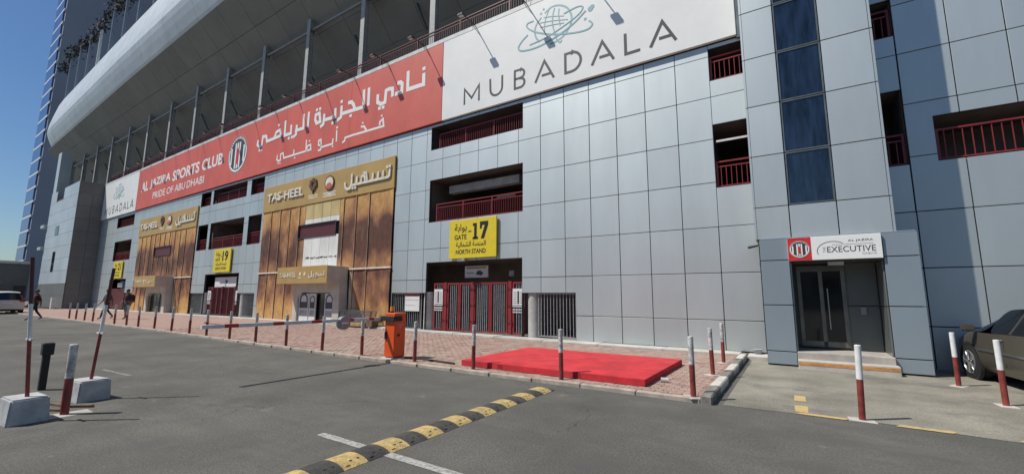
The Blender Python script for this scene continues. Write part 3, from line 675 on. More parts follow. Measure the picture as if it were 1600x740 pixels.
# posts with torn netting above the roof edge
rn = random.Random(3)
for i, x in enumerate([-50-4.4*k for k in range(8)]):
    p = MB().tube((0, 0, 26.2), (0, 0, 34.7), .16, .12, 8)
    p.build('roof_post', M['steel_white'] if i == 4 else M['steel_grey'], ST, (x, 12.7, 0))
for i, x in enumerate([-46-4.4*k for k in range(9)]):
    nb = MB()
    for k in range(220):
        u = rn.random(); px = x-u*4.4; pz = 33.9+rn.gauss(0, .5)*(1.3-u)+.6*math.sin(u*4+i*1.7)
        a = rn.uniform(.06, .24); d = Vector((rn.gauss(0, 1), rn.gauss(0, .5), rn.gauss(0, 1))).normalized(); e = d.orthogonal()
        c = Vector((px, 12.7+rn.gauss(0, .25), pz)); nb.add([c-d*a-e*a*.5, c+d*a-e*a*.3, c+e*a*.6], [(0, 1, 2)])
    nb.build('torn_net', M['net'], ST)['kind'] = 'stuff'

# ---- portal pilaster beside the board, right-hand wall
PR = [0.0, .36, 1.44, 2.53, 3.9, 5.26, 6.63, 7.99, 9.35, 10.7, 12.06, 13.4]
PY = 12.5
for j in range(3, len(PR)-1):
    c, d = PR[j], PR[j+1]
    if j == 3: c = 3.07
    wall_panel(-.655, .075, c, d, PY); wall_panel(1.03, 1.99, c, d, PY)
    if j == 3: wall_panel(.075, 1.03, c, d, PY)
pb = MB().box(-.65, 1.985, PY+.055, 13.78, 3.05, 13.4); pb.build('pilaster_core', M['joint'], ST)
for j in range(3, len(PR)-1):
    c, d = (3.07 if j == 3 else PR[j]), PR[j+1]
    piece('wall_panel', (.05, 1.22, d-c-2*G2), M['panel'], ST, (2.012, 13.12, (c+d)/2), .004)
    piece('wall_panel', (.05, 1.22, d-c-2*G2), M['panel'], ST, (-.677, 13.12, (c+d)/2), .004)
for j in range(4, len(PR)-1):
    c, d = PR[j], PR[j+1]
    f = MB(); y0, y1 = PY+.01, PY+.05
    f.box(.085, .115, y0, y1, c+.01, d-.01); f.box(.985, 1.02, y0, y1, c+.01, d-.01); f.box(.115, .985, y0, y1, c+.01, c+.04); f.box(.115, .985, y0, y1, d-.04, d-.01)
    wo_ = f.build('window', M['frame'], ST)
    MB().box(.115, .985, PY+.03, PY+.045, c+.04, d-.04).build('pane', M['glass_blue'], wo_, (0, 0, 0))
RH = [(2.14, 2.63, 4.86, 6.82), (2.14, 2.63, 8.27, 9.3), (3.15, 30, 4.87, 6.0)]
rb = MB()
rc = [2.04, 2.65, 3.62, 4.56, 5.52, 6.5, 7.5, 8.5, 9.5]; rr = [-.05, .97, 2.33, 3.69, 5.05, 6.40, 7.75, 9.09, 10.45, 11.8, 13.2]
for i in range(len(rc)-1):
    for j in range(len(rr)-1):
        cell_ = (rc[i], rc[i+1], rr[j], rr[j+1]); rs_ = minus(cell_, RH)
        if rs_: cell_panel(cell_, rs_, FY)
        for r in rs_:
            rb.box(r[0], r[1], FY+.055, FY+.12, r[2], r[3])
rb.build('wall_backing', M['joint'], ST)
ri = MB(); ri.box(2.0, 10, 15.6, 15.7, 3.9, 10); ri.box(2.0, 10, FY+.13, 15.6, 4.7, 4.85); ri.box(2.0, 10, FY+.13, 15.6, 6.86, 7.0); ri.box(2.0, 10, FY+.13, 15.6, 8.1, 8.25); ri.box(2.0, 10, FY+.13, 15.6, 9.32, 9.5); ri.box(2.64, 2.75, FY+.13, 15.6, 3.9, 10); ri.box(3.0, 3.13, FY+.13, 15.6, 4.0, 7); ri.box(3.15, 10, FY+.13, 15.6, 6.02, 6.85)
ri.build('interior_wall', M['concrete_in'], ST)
railing(3.17, 9.4, 4.89, 5.68, 13.92, step=.16, post=9, top2=False)
railing(2.15, 2.62, 4.88, 5.7, 13.95, step=.15, post=.9); railing(2.15, 2.62, 8.29, 9.1, 13.95, step=.15, post=.9)

# ---- executive entrance portal
QY = 12.4
prt = []
for x0, x1 in ((-.625, 0.0), (1.75, 2.36)):
    for c, d in ((.03, .34), (.34, 1.44), (1.44, 2.53), (2.53, 3.06)):
        wall_panel(x0, x1, c, d, QY, M['panel_blue'])
wall_panel(0.0, 1.75, 2.5, 3.06, QY+.02, M['panel_blue'])
pc = MB()
pc.box(-.62, -.008, QY+.055, 13.78, .0, 3.05); pc.box(1.758, 2.30, QY+.055, 13.78, .0, 3.05); pc.box(-.008, 1.758, QY+.075, 13.78, 2.52, 3.05)
pc.build('portal_core', M['joint'], ST)
for c, d in ((.03, .34), (.34, 1.44), (1.44, 2.53), (2.53, 3.05)): piece('wall_panel', (.04, 1.3, d-c-2*G2), M['panel_blue'], ST, (2.335, 13.12, (c+d)/2), .004)
piece('wall_panel', (2.94, 1.3, .03), M['panel_blue'], ST, (.87, 13.1, 3.075), .004)
# recess lining: left cheek, right stone wall, back
for c, d in ((.36, 1.43), (1.43, 2.5)):
    piece('wall_panel', (.03, .86, d-c-.02), M['panel_blue'], ST, (.012, 12.9, (c+d)/2), .004)
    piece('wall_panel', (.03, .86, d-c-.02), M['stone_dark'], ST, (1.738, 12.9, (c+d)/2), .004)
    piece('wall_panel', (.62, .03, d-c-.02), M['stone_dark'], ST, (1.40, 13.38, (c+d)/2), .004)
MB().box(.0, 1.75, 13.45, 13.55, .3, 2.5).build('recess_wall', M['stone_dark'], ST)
MB().box(.03, 1.72, 12.46, 13.45, 2.46, 2.5).build('recess_ceiling', M['steel_dark'], ST)
MB().box(1.35, 1.46, 13.33, 13.365, 1.22, 1.4).build('wall_switch', M['steel_grey'], ST)
MB().box(.75, 1.05, 12.5, 12.62, 2.38, 2.46).build('ceiling_lamp', M['fixture'], ST)
dr = MB(); y0, y1 = 13.30, 13.38
for a, b, c, d in ((.12, .20, .42, 2.42), (1.02, 1.10, .42, 2.42), (.20, 1.02, 2.28, 2.42), (.57, .65, .55, 2.28), (.20, .57, .42, .55), (.65, 1.02, .42, .55)): dr.box(a, b, y0, y1, c, d)
d_ = dr.build('door', M['door_frame'], ST)
for a, b in ((.20, .57), (.65, 1.02)): MB().box(a, b, 13.33, 13.35, .55, 2.28).build('pane', M['glass_dark'], d_)
MB().tube((.73, 13.25, .85), (.73, 13.25, 1.85), .018, n=8).box(.715, .745, 13.25, 13.31, .95, .98).box(.715, .745, 13.25, 13.31, 1.72, 1.75).build('handle', M['chrome'], d_)
stp = MB().box(.0, 1.78, 12.05, 12.46, -.02, .20); s1_ = stp.build('step', M['concrete_pale'], ST, bevel=.012)
MB().box(.01, 1.77, 12.044, 12.05, .10, .165).build('stripe', M['step_orange'], s1_)
MB().box(.0, 1.75, 12.30, 13.46, .0, .36).build('step', M['concrete'], ST, bevel=.012)

# ------------------------------------------------------------------ scorched shop fronts
def shop_front(k, label):
    s = MOD*k+(.05 if k else 0); zb = .12+gz(-22+s)
    T = thing('shop_front', (-21.9+s, FY, zb), label, 'shop front', 'gold shop fronts between the gates')
    MB().box(-27.97+s, -15.8+s, FY+.02, FY+.14, zb-.05, 8.41).build('wall_backing', M['joint'], T)
    # narrow boards, two tiers, some rippled by heat
    rn = random.Random(11+k)
    xs = [-27.95+1.0375*i+(.11 if i == 0 else 0) for i in range(12)]; xs[-1] = -15.82; xs[0] = -27.95
    for j, (c, d) in enumerate(((zb, 2.95), (2.98, 6.80))):
        for i in range(11):
            a, b = xs[i]+s, xs[i+1]+s
            white = False
            hs = [(-23.8+s, -20.28+s, 4.88, 5.6)]
            if j == 0: hs.append((-23.25+s, -18.9+s, -1, 3.2))
            if j == 1 and k == 0: hs.append((-23.2+s, -20.0+s, 3.0, 6.78))
            for r in minus((a, b, c, d), hs):
                w_, h_ = r[1]-r[0], r[3]-r[2]
                mb = MB(); nx, nz = 4, 7; vs = []; fs = []
                lean = rn.uniform(-.012, .02); bow = rn.uniform(-.006, .014)
                for q in range(nz+1):
                    for p in range(nx+1):
                        u, v = p/nx, q/nz
                        y = -(bow*math.sin(math.pi*v)*(.4+.6*u)+lean*u)+rn.uniform(-.006, .006) - .012*(p == nx)
                        vs.append((-w_/2+.014+u*(w_-.028), y, -h_/2+v*h_+(0 if 0 < q < nz else rn.uniform(-.01, .01))))
                for q in range(nz):
                    for p in range(nx): i0 = q*(nx+1)+p; fs.append((i0, i0+1, i0+nx+2, i0+nx+1))
                m_ = len(vs); vs += [(x, y+.03, z) for x, y, z in vs]
                fs += [(m_+f[3], m_+f[2], m_+f[1], m_+f[0]) for f in fs]
                def e(i0, i1): fs.append((i1, i0, m_+i0, m_+i1))
                for p in range(nx): e(p, p+1); e(nz*(nx+1)+p+1, nz*(nx+1)+p)
                for q in range(nz): e((q+1)*(nx+1), q*(nx+1)); e(q*(nx+1)+nx, (q+1)*(nx+1)+nx)
                nf = nx*nz; mb.add(vs, fs[:nf], True); mb.add(vs, fs[nf:], False)
                o = mb.build('scorched_panel', M['burnt'], T, ((r[0]+r[1])/2, FY-.04, (r[2]+r[3])/2))
    # whitewashed middle strip
    if k == 0:
        for i in range(4):
            a, b = -23.2+.8*i+s, -23.2+.8*(i+1)+s
            for (c, d, mm) in ((2.98, 4.88, 'whitewash'), (5.6, 5.9, 'whitewash'), (5.9, 6.78, 'gold_pale')):
                for r in minus((a, b, c, d), [(-23.8+s, -20.28+s, 4.88, 5.6)]):
                    piece('white_panel', (r[1]-r[0]-.016, .05, r[3]-r[2]-.006), M[mm], T, ((r[0]+r[1])/2, FY-.03, (r[2]+r[3])/2), .006)
        rn2 = random.Random(5); mb = MB()
        for i in range(22):
            x = -22.9+.13*i+s; mb.box(x, x+rn2.uniform(.05, .12), FY-.062, FY-.056, 3.62+rn2.uniform(0, .05), 3.70+rn2.uniform(0, .07))
        mb.build('lettering', M['print_dark'], T)
    for i in range(1, 11):
        a = xs[i]+s
        for c, d in ((zb+.05, 2.92), (3.02, 6.78)):
            for r in minus((a-.02, a+.02, c, d), [(-23.9+s, -20.2+s, 4.8, 5.7), (-23.26+s, -18.9+s, -1, 3.2)]+([(-23.2+s, -20.0+s, 3.0, 6.78)] if k == 0 else [])):
                piece('cover_strip', (.028, .02, r[3]-r[2]), M['strip'], T, (a, FY-.075, (r[2]+r[3])/2), .003)
    # metal trim between tiers
    MB().box(-27.98+s, -23.3+s, FY-.10, FY-.02, 2.93, 3.0).build('trim', M['cream'], T)
    MB().box(-18.9+s, -15.8+s, FY-.10, FY-.02, 2.93, 3.0).build('trim', M['cream'], T)
    # slot window
    w0 = MB(); a, b, c, d = -23.8+s, -20.28+s, 4.88, 5.6; y0, y1 = FY-.09, FY-.01
    w0.box(a-.04, a, y0, y1, c-.04, d+.04); w0.box(b, b+.04, y0, y1, c-.04, d+.04); w0.box(a, b, y0, y1, c-.04, c); w0.box(a, b, y0, y1, d, d+.04)
    w_ = w0.build('window', M['steel_dark'], T)
    MB().box(a, b, FY-.006, FY+.01, c, d).build('pane', M['red_dark'], w_)
    # gold sign band on top
    y = FY-.09
    sb_ = MB().box(-27.98+s, -15.79+s, y, FY+.0, 6.80, 8.42).build('sign_band', M['gold'], T, bevel=.01)
    text('TAS-HEEL', -27.45+s, -23.5+s, 7.4, 7.93, y-.07, M['cream'], sb_, .02, .065)
    mb = MB()
    for i, st in enumerate(TAS_ARABIC): mb.ribbon([(x+s, z) for x, z in st], .12, y-.07-.0006*i, y-.005)
    for (x, z) in TAS_ARABIC_DOTS: mb.box(x+s-.07, x+s+.07, y-.07, y-.005, z-.07, z+.07)
    mb.build('lettering', M['cream'], sb_)
    em = MB(); c0, z0 = -22.55+s, 7.86       # flower-like emblem and round emblem, kept generic
    for q in range(7):
        t = R(90+51.4*q); em.disc(c0+.26*math.cos(t), z0+.06+.24*math.sin(t), .13, y-.06-.001*q, y-.01, 10)
    em.prism([(c0-.1, 7.62), (c0, 7.36), (c0+.1, 7.62)], y-.06, y-.01)
    em.build('emblem', M['print_brown'], sb_)
    e2 = MB(); e2.disc(-21.0+s, 7.78, .42, y-.05, y-.01, 24); e2.build('emblem', M['print_brown'], sb_)
    MB().disc(-21.0+s, 7.78, .34, y-.056, y-.05, 24).build('emblem_centre', M['cream'], sb_)
    MB().disc(-21.0+s, 7.62, .17, y-.060, y-.056, 16, sx=1.5).build('emblem_centre', M['banner_red'], sb_)
    l = MB()
    for (a, b, z) in ((-23.0, -22.1, 7.25), (-23.0, -22.1, 7.12), (-21.6, -20.4, 7.22), (-21.5, -20.5, 7.12), (-21.6, -20.4, 7.03)): l.box(a+s, b+s, y-.006, y-.001, z, z+.06)
    l.build('lettering', M['cream'], sb_)
    # projecting entrance
    P = link('entrance', None, T, (-21+s, 13.2, zb))
    ya = 13.3; xl, xr = -23.1+s, -18.95+s
    mb = MB()
    mb.prism([(xl, zb), (xl+.42, zb), (xl+.42, 1.5), (xl+.7, 1.78), (xr-.85, 1.78), (xr-.55, 1.5), (xr-.55, zb), (xr, zb), (xr-.1, 2.3), (xl, 2.3)], ya, 13.78)
    mb.build('portal_surround', M['canopy_grey'], P)
    mb = MB(); mb.box(-23.55+s, -19.05+s, 12.6, 13.78, 2.25, 3.10); mb.build('canopy', M['canopy_grey'], P, bevel=.01)
    MB().box(-23.56+s, -19.04+s, 12.585, 12.60, 2.24, 3.11).build('canopy_board', M['gold'], P)
    text('TAS-HEEL', -23.3+s, -21.75+s, 2.56, 2.80, 12.565, M['cream'], P, .02, .018)
    text(arabic('تسهيل'), -20.6+s, -19.2+s, 2.5, 2.86, 12.565, M['cream'], P, .02, .018)
    e3 = MB(); e3.disc(-21.35+s, 2.72, .1, 12.570, 12.583, 14); e3.disc(-20.95+s, 2.72, .1, 12.570, 12.583, 14); e3.box(-21.5+s, -21.2+s, 12.574, 12.583, 2.5, 2.55); e3.build('emblem', M['cream'], P)
    MB().box(xl+.42, xr-.55, 13.55, 13.6, zb, 1.78).build('door', M['glass_dark'], P)
    if k == 0:
        for a, b in ((xl+.46, xl+1.35), (xl+1.42, xl+1.98), (xr-1.35, xr-.6)):
            f = MB().box(a, b, 13.40, 13.46, zb+.02, 1.72).build('poster_panel', M['paper'], P)
            MB().ring((a+b)/2, 1.38, (b-a)*.30, (b-a)*.42, 13.392, 13.399, 14).box(a+.07, b-.07, 13.390, 13.399, .95, 1.28).build('print', M['print_dark'], f)
            MB().box(a+.1, b-.1, 13.392, 13.399, .55, .85).build('print', M['print_grey'], f)
    else:
        f = MB(); f.box(xl+.42, xr-.55, 13.4, 13.46, 1.70, 1.77)
        for x in (xl+.45, (xl+xr)/2, xr-.6): f.box(x-.03, x+.03, 13.4, 13.46, zb, 1.70)
        f.build('door_frame', M['steel_grey'], P)
    return T
shop_front(0, 'scorched gold panelled shop front with white centre strip beside yellow gate 17')
shop_front(1, 'farther scorched gold panelled shop front between yellow gates 19 and 21')

# ------------------------------------------------------------------ sign boards along the stand
def crest(parent, cx, cz, r, y, red_cross=True):
    a = MB().ring(cx, cz, r*.94, r, y-.004, y, 36).build('crest_edge', M['print_pink'], parent)
    MB().disc(cx, cz, r*.92, y-.006, y, 36).build('crest_field', M['print_dark'], parent)
    st = MB(); n = 7
    for i in range(n):
        x = cx-r*.62+i*r*1.24/(n-1); hh = math.sqrt(max(0, (r*.80)**2-(x-cx)**2)) if abs(i-3) > 0 else r*.8
        if i in (0, 2, 4, 6) or i == 3: st.box(x-r*.065, x+r*.065, y-.010, y-.006, cz-hh*.92, cz+hh*.78)
    st.ring(cx, cz, r*.80, r*.90, y-.009, y-.0065, 36)
    st.build('crest_stripe', M['print_white'], parent)
    s2 = MB(); s2.box(cx-r*.12, cx+r*.12, y-.014, y-.0105, cz-r*.5, cz+r*.3); s2.build('crest_badge', M['print_red'], parent)
    rn = random.Random(2); l = MB()
    for q in range(14):
        t = R(25+130*q/13); l.disc(cx+r*.85*math.cos(t), cz+r*.85*math.sin(t), r*.04, y-.013, y-.0095, 6)
    l.build('crest_lettering', M['print_dark'], parent)

def mubadala(parent, x0, sc, y, z0=9.92):
    H = .80*sc; W = .095*sc
    L = {}
    i = 0; cur = MB()
    def st(pts, w=W):
        nonlocal i; cur.ribbon([(x0+a*sc, z0+b*sc) for a, b in pts], w, y-.003-.0006*i, y); i += 1
    def done():
        nonlocal cur; cur.build('letter', M['print_dark'], parent); cur = MB()
    arc = lambda cx, cz, r, a0, a1, n=10, sz=1: [(cx+r*math.cos(R(a0+(a1-a0)*k/n)), cz+sz*r*math.sin(R(a0+(a1-a0)*k/n))) for k in range(n+1)]
    def a_(cx):
        st([(cx-.41, 0), (cx, .80), (cx+.41, 0)]); st([(cx-.12, .22), (cx+.28, .22)]); done()
    st([(.05, 0), (.05, .72), (.45, .22), (.85, .72), (.85, 0)]); done()
    st([(1.44, .80)]+arc(1.76, .30, .30, 180, 360)+[(2.06, .80)]); done()
    st([(2.68, 0), (2.68, .78), (2.95, .78)]+arc(2.95, .60, .18, 90, -90)+[(2.70, .42)]); st([(2.95, .42)]+arc(2.95, .21, .19, 90, -90)+[(2.64, .02)]); done()
    a_(4.05)
    st([(4.95, .02), (4.95, .78), (5.20, .78)]+arc(5.20, .40, .38, 90, -90)+[(4.95, .02)]); done()
    a_(6.42)
    st([(7.26, .80), (7.26, .04), (7.76, .04)]); done()
    a_(8.52)
BY = 13.68
bw = thing('sponsor_board', (-6.8, BY, 9.5), 'large white board with dark capitals and teal globe drawing above grey panels', 'sign board', 'white sponsor boards')
MB().box(-12.79, -.87, BY, 13.80, 9.50, 13.33).build('board_face', M['banner_white'], bw, bevel=.008)
MB().box(-.87, -.72, BY+.03, 13.80, 9.42, 13.33).build('edge_trim', M['frame'], bw)
mubadala(bw, -11.52, 1.0, BY-.001)
g = MB()
for i, (wd, pts) in enumerate(GLOBE):
    P = [Vector(p) for p in pts]; sm = []
    for k in range(len(P)-1):      # smooth the stroke
        p0, p1, p2, p3 = P[max(0, k-1)], P[k], P[k+1], P[min(len(P)-1, k+2)]
        for q in range(4):
            t = q/4; sm.append(tuple(.5*((2*p1)+(p2-p0)*t+(2*p0-5*p1+4*p2-p3)*t*t+(3*p1-p0-3*p2+p3)*t**3)))
    sm.append(tuple(P[-1])); g.ribbon(sm, wd, BY-.004-.0007*i, BY-.001)
for i, (r, (x, z)) in enumerate(GLOBE_DOTS): g.disc(x, z, r, BY-.004-.0007*i, BY-.001, 14)
g.build('globe_drawing', M['print_teal'], bw)
bl = thing('sponsor_board', (-56.8, BY, 9.5), 'small far white board with dark capitals at the left end of the red banner', 'sign board', 'white sponsor boards')
MB().box(-61.9, -51.62, BY, 13.80, 9.50, 13.33).build('board_face', M['banner_white'], bl, bevel=.008)
mubadala(bl, -60.9, .96, BY-.001)
g2 = MB()
for i, (wd, pts) in enumerate(GLOBE): g2.ribbon([(x-49.9, z) for x, z in pts], wd, BY-.004-.0007*i, BY-.001)
g2.build('globe_drawing', M['print_teal'], bl)

br_ = thing('club_banner', (-32, BY, 9.5), 'long red banner with white Arabic and English club lettering and round striped crest', 'banner')
xx = [-51.6, -44, -38, -32, -26, -19.5, -12.81]
for a, b in zip(xx[:-1], xx[1:]): MB().box(a+.003, b-.003, BY, 13.80, 9.50, 13.33).build('banner_panel', M['banner_red'], br_, bevel=.006)
mb = MB()
for i, st in enumerate(ARABIC_MAIN): mb.ribbon(st, .205, BY-.006-.0008*i, BY-.0005)
for (x, z) in ARABIC_MAIN_DOTS: mb.box(x-.10, x+.10, BY-.006, BY-.0005, z-.085, z+.085)
mb.build('lettering', M['print_white'], br_)
mb = MB()
for i, st in enumerate(ARABIC_SUB): mb.ribbon(st, .115, BY-.006-.0008*i, BY-.0005)
for (x, z) in ARABIC_SUB_DOTS: mb.box(x-.06, x+.06, BY-.006, BY-.0005, z-.05, z+.05)
mb.build('lettering', M['print_white'], br_)
words('AL JAZIRA SPORTS CLUB', -50.6, -34.3, 11.12, 12.03, BY-.006, M['print_white'], br_, .025, .006)
words('PRIDE OF ABU DHABI', -47.5, -37.2, 10.12, 10.72, BY-.006, M['print_white'], br_, .004, .006)
crest(br_, -32.1, 11.45, 1.42, BY-.001)
tp = thing('board_cap', (-31, BY, 13.33), 'white metal capping strip along the top of the banner and boards', 'trim')
xx = [-61.9+2.99*k for k in range(21)]; xx[-1] = -.87
for a, b in zip(xx[:-1], xx[1:]): piece('cap_piece', (b-a-.008, .16, .20), M['steel_white'], tp, ((a+b)/2, BY+.075, 13.435), .01)

# flood lamps on arms in front of the boards
def floodlight(x, label):
    f = thing('floodlight', (x, BY, 13.5), label, 'floodlight', 'floodlights on arms along the top of the boards')
    b = MB(); b.tube((x, BY+.05, 13.5), (x, BY-.92, 13.53), .022, n=6); b.tube((x, BY+.02, 13.35), (x, BY-.35, 13.51), .012, n=6); b.build('arm', M['steel_dark'], f)
    h = MB(); h.box(x-.14, x+.14, BY-1.06, BY-.86, 13.38, 13.48); h.box(x-.03, x+.03, BY-.97, BY-.93, 13.48, 13.54); h.build('lamp_head', M['steel_dark'], f, bevel=.01)
    MB().box(x-.11, x+.11, BY-1.03, BY-.89, 13.372, 13.379).build('lens', M['lens'], f)
    return f
n_red = 0
for x, z in ((-2.9, 'w0'), (-5.6, 'w1'), (-8.3, 'w2'), (-10.95, 'w3')):
    floodlight(x, {'w0': 'arm floodlight nearest the right end of the white globe board', 'w1': 'arm floodlight right of the teal globe drawing', 'w2': 'arm floodlight above the left side of the teal globe drawing', 'w3': 'arm floodlight above the first letters of the near white board'}[z])
x = -13.95
while x > -52:
    floodlight(x, 'arm floodlight over the red banner, %s counted from the near white board' % ORD[n_red]); n_red += 1; x -= 2.68

# ------------------------------------------------------------------ gates and their yellow signs
def gate_sign(k, num, label):
    s = MOD*k+(.55 if k == 2 else 0); x0, x1, z0, z1 = -12.14+s, -9.68+s, 3.18, 4.80; y = FY-.12
    T = thing('gate_sign', ((x0+x1)/2, y, z0), label, 'sign', 'yellow gate signs')
    MB().box(x0, x1, y, y+.07, z0, z1).build('board', M['yellow'], T, bevel=.008)
    W, H = x1-x0, z1-z0
    def t(b, u0, u1, v0, v1, bold, nm='lettering'): return text(b, x0+u0*W, x0+u1*W, z1-v1*H, z1-v0*H, y-.004, M['print_black'], T, bold, .004)
    t(arabic('بوابة'), .12, .385, .10, .345, .012); t('GATE', .12, .385, .385, .515, .02)
    t(arabic('المنصة الشمالية'), .155, .79, .575, .735, .012); t('NORTH STAND', .155, .79, .775, .895, .02)
    MB().box(x0+.42*W, x0+.485*W, y-.004, y, z1-.335*H, z1-.305*H).build('lettering', M['print_black'], T); b = MB()
    def slab(u0, u1, v0, v1): b.box(x0+u0*W, x0+u1*W, y-.004, y, z1-v1*H, z1-v0*H)
    if num == '17':
        slab(.545, .60, .12, .50); slab(.515, .63, .475, .535); slab(.515, .545, .12, .19); b.build('lettering', M['print_black'], T); b = MB()
        b.prism([(x0+.665*W, z1-.095*H), (x0+.665*W, z1-.28*H), (x0+.70*W, z1-.28*H), (x0+.715*W, z1-.19*H), (x0+.765*W, z1-.19*H), (x0+.685*W, z1-.53*H), (x0+.755*W, z1-.53*H), (x0+.835*W, z1-.19*H), (x0+.835*W, z1-.095*H)], y-.004, y)
        b.build('lettering', M['print_black'], T)
    else:
        t(num, .52, .86, .10, .53, .035)
    l = MB(); l.box(-11.5+s, -11.1+s, y-.22, y-.06, 3.03, 3.11); l.box(-11.35+s, -11.25+s, y-.1, y+.1, 3.11, 3.16)
    L_ = tag(l.build('flood_lamp', M['steel_grey'], None, bevel=.01), ('small flat lamp under the nearest yellow sign', 'small flat lamp under the middle yellow sign', 'small flat lamp under the farthest yellow sign')[k], 'lamp', 'small lamps under the gate signs')
    return T
gate_sign(0, '17', 'yellow sign reading gate 17 north stand under the railing opening')
gate_sign(1, '19', 'yellow sign reading gate 19 between the two scorched shop fronts')
gate_sign(2, '21', 'farthest yellow gate sign, small, near the left end of the stand')

def gate(k, label, detail=True):
    s = MOD*k; zb = .17+gz(-11+s); y = 13.98; zt = 2.18
    T = thing('metal_gate', (-10.85+s, y, zb), label, 'gate', 'red barred gates')
    leaves = [(-13.2, -12.62, 1), (-12.42, -11.08, 2), (-10.98, -9.30, 2), (-9.08, -8.50, 1)]
    for (a, b, n) in leaves:
        for q in range(n):
            x0 = a+(b-a)*q/n+s+.01; x1 = a+(b-a)*(q+1)/n+s-.01
            f = MB(); t = .07; f.box(x0, x0+t, y-.03, y+.03, zb, zt); f.box(x1-t, x1, y-.03, y+.03, zb, zt); f.box(x0+t, x1-t, y-.03, y+.03, zt-t, zt); f.box(x0+t, x1-t, y-.03, y+.03, zb, zb+.05)
            lf = f.build('gate_leaf', M['red_paint'] if k == 0 else M['red_dark'], T)
            nb = max(3, round((x1-x0-2*t)/.095))
            for i in range(1, nb):
                x = x0+t+(x1-x0-2*t)*i/nb; piece('bar', (.026, .026, zt-zb-t-.05), M['bar_grey'] if k == 0 else M['red_dark'], lf, (x, y, (zb+.05+zt-t)/2))
    for x in (-12.52, -11.03, -9.19): MB().box(x-.075+s, x+.075+s, y-.05, y+.05, zb-.03, zt+.03).build('gate_post', M['red_paint'] if k == 0 else M['red_dark'], T)
    pass
    for x in (-12.52, -11.03, -9.19):
        for z in (.55, 1.2, 1.85): hg = MB(); hg.tube((x-.1+s, y-.06, z), (x-.1+s, y-.06, z+.1), .02, n=6); hg.tube((x+.1+s, y-.06, z), (x+.1+s, y-.06, z+.1), .02, n=6); hg.box(x-.1+s, x+.1+s, y-.065, y-.055, z+.03, z+.07); hg.build('hinge', M['red_dark'], T)
    for i, (x0, x1) in enumerate(((-13.15, -12.66), (-9.06, -8.52))):
        n_ = MB().box(x0+s, x1+s, y-.05, y-.035, 1.22, 1.92).build('notice', M['paper'], None)
        tag(n_, ('white notice on the left end leaf of the near red barred gate', 'white notice on the right end leaf of the near red barred gate', 'white notice at the left of the darker far gate between the shop fronts', 'white notice at the right of the darker far gate between the shop fronts')[2*k+i], 'notice', 'paper notices on the gates')
        p = MB(); xm = (x0+x1)/2+s
        p.box(xm-.05, xm+.03, y-.054, y-.05, 1.34, 1.82)
        for q in range(6): p.box(x0+.04+s, xm-.08, y-.053, y-.05, 1.36+.08*q, 1.38+.08*q); p.box(xm+.07, x1-.04+s, y-.053, y-.05, 1.36+.08*q, 1.38+.08*q)
        p.box(x0+.03+s, x1-.03+s, y-.053, y-.05, 1.26, 1.29)
        p.build('print', M['print_dark'], n_)
        for q in range(2):
            m_ = MB()
            for e in range(7): m_.box(x0+.01+e*.07+s, x0+.055+e*.07+s, y-.046, y-.036, 1.00+.1*q, 1.055+.1*q)
            m_.build('notice_tab', M['paper'], n_)
    return T
gate(0, 'red framed gate with grey bars under the yellow gate 17 sign')
gate(1, 'darker red gate with notices under the yellow gate 19 sign')
# lobby boards above the gates
o = MB().box(-12.0, -10.75, 14.60, 14.65, 2.42, 2.92).build('hanging_sign', M['paper'], None); tag(o, 'white hanging sign with black emblem above the gate under sign 17', 'sign')
MB().prism([(-11.4, 2.56), (-11.1, 2.50), (-10.98, 2.6), (-11.15, 2.72), (-11.3, 2.70)], 14.593, 14.60).box(-11.9, -11.5, 14.594, 14.60, 2.6, 2.63).box(-11.9, -10.85, 14.594, 14.60, 2.82, 2.86).build('print', M['print_dark'], o)
o = MB().box(-34.5, -31.4, 14.05, 14.10, 2.14, 2.86).build('hanging_sign', M['paper'], None); tag(o, 'wide pale board with a dark mark above the gate 19 doors', 'sign')
MB().prism([(-33.0, 2.55), (-32.7, 2.40), (-32.55, 2.6), (-32.8, 2.7)], 14.043, 14.05).build('print', M['print_dark'], o)
o = MB().box(-9.75, -9.5, 14.7, 14.9, 2.45, 2.68).build('wall_lamp', M['fixture'], None, bevel=.02); tag(o, 'small square lamp in the dark lobby above the gate under sign 17', 'lamp')
o = MB().box(-14.85, -13.95, 13.83, 13.86, .95, 1.62).build('notice_board', M['paper'], None); tag(o, 'white notice board on the grille left of the gate under sign 17', 'notice')
MB().box(-14.83, -13.97, 13.825, 13.83, 1.44, 1.455).box(-14.8, -14.2, 13.825, 13.83, 1.2, 1.215).build('print', M['print_grey'], o)
MB().box(-14.85, -13.9, 13.80, 13.86, 1.66, 1.76).build('red_header', M['red_dark'], o)
MB().box(-56.6, -52.4, 14.0, 14.06, .3, 2.2).build('door_leaf', M['red_dark'], ST)
MB().box(-55.2, -53.9, 14.05, 14.1, 2.35, 2.75).build('lintel_board', M['paper'], ST)

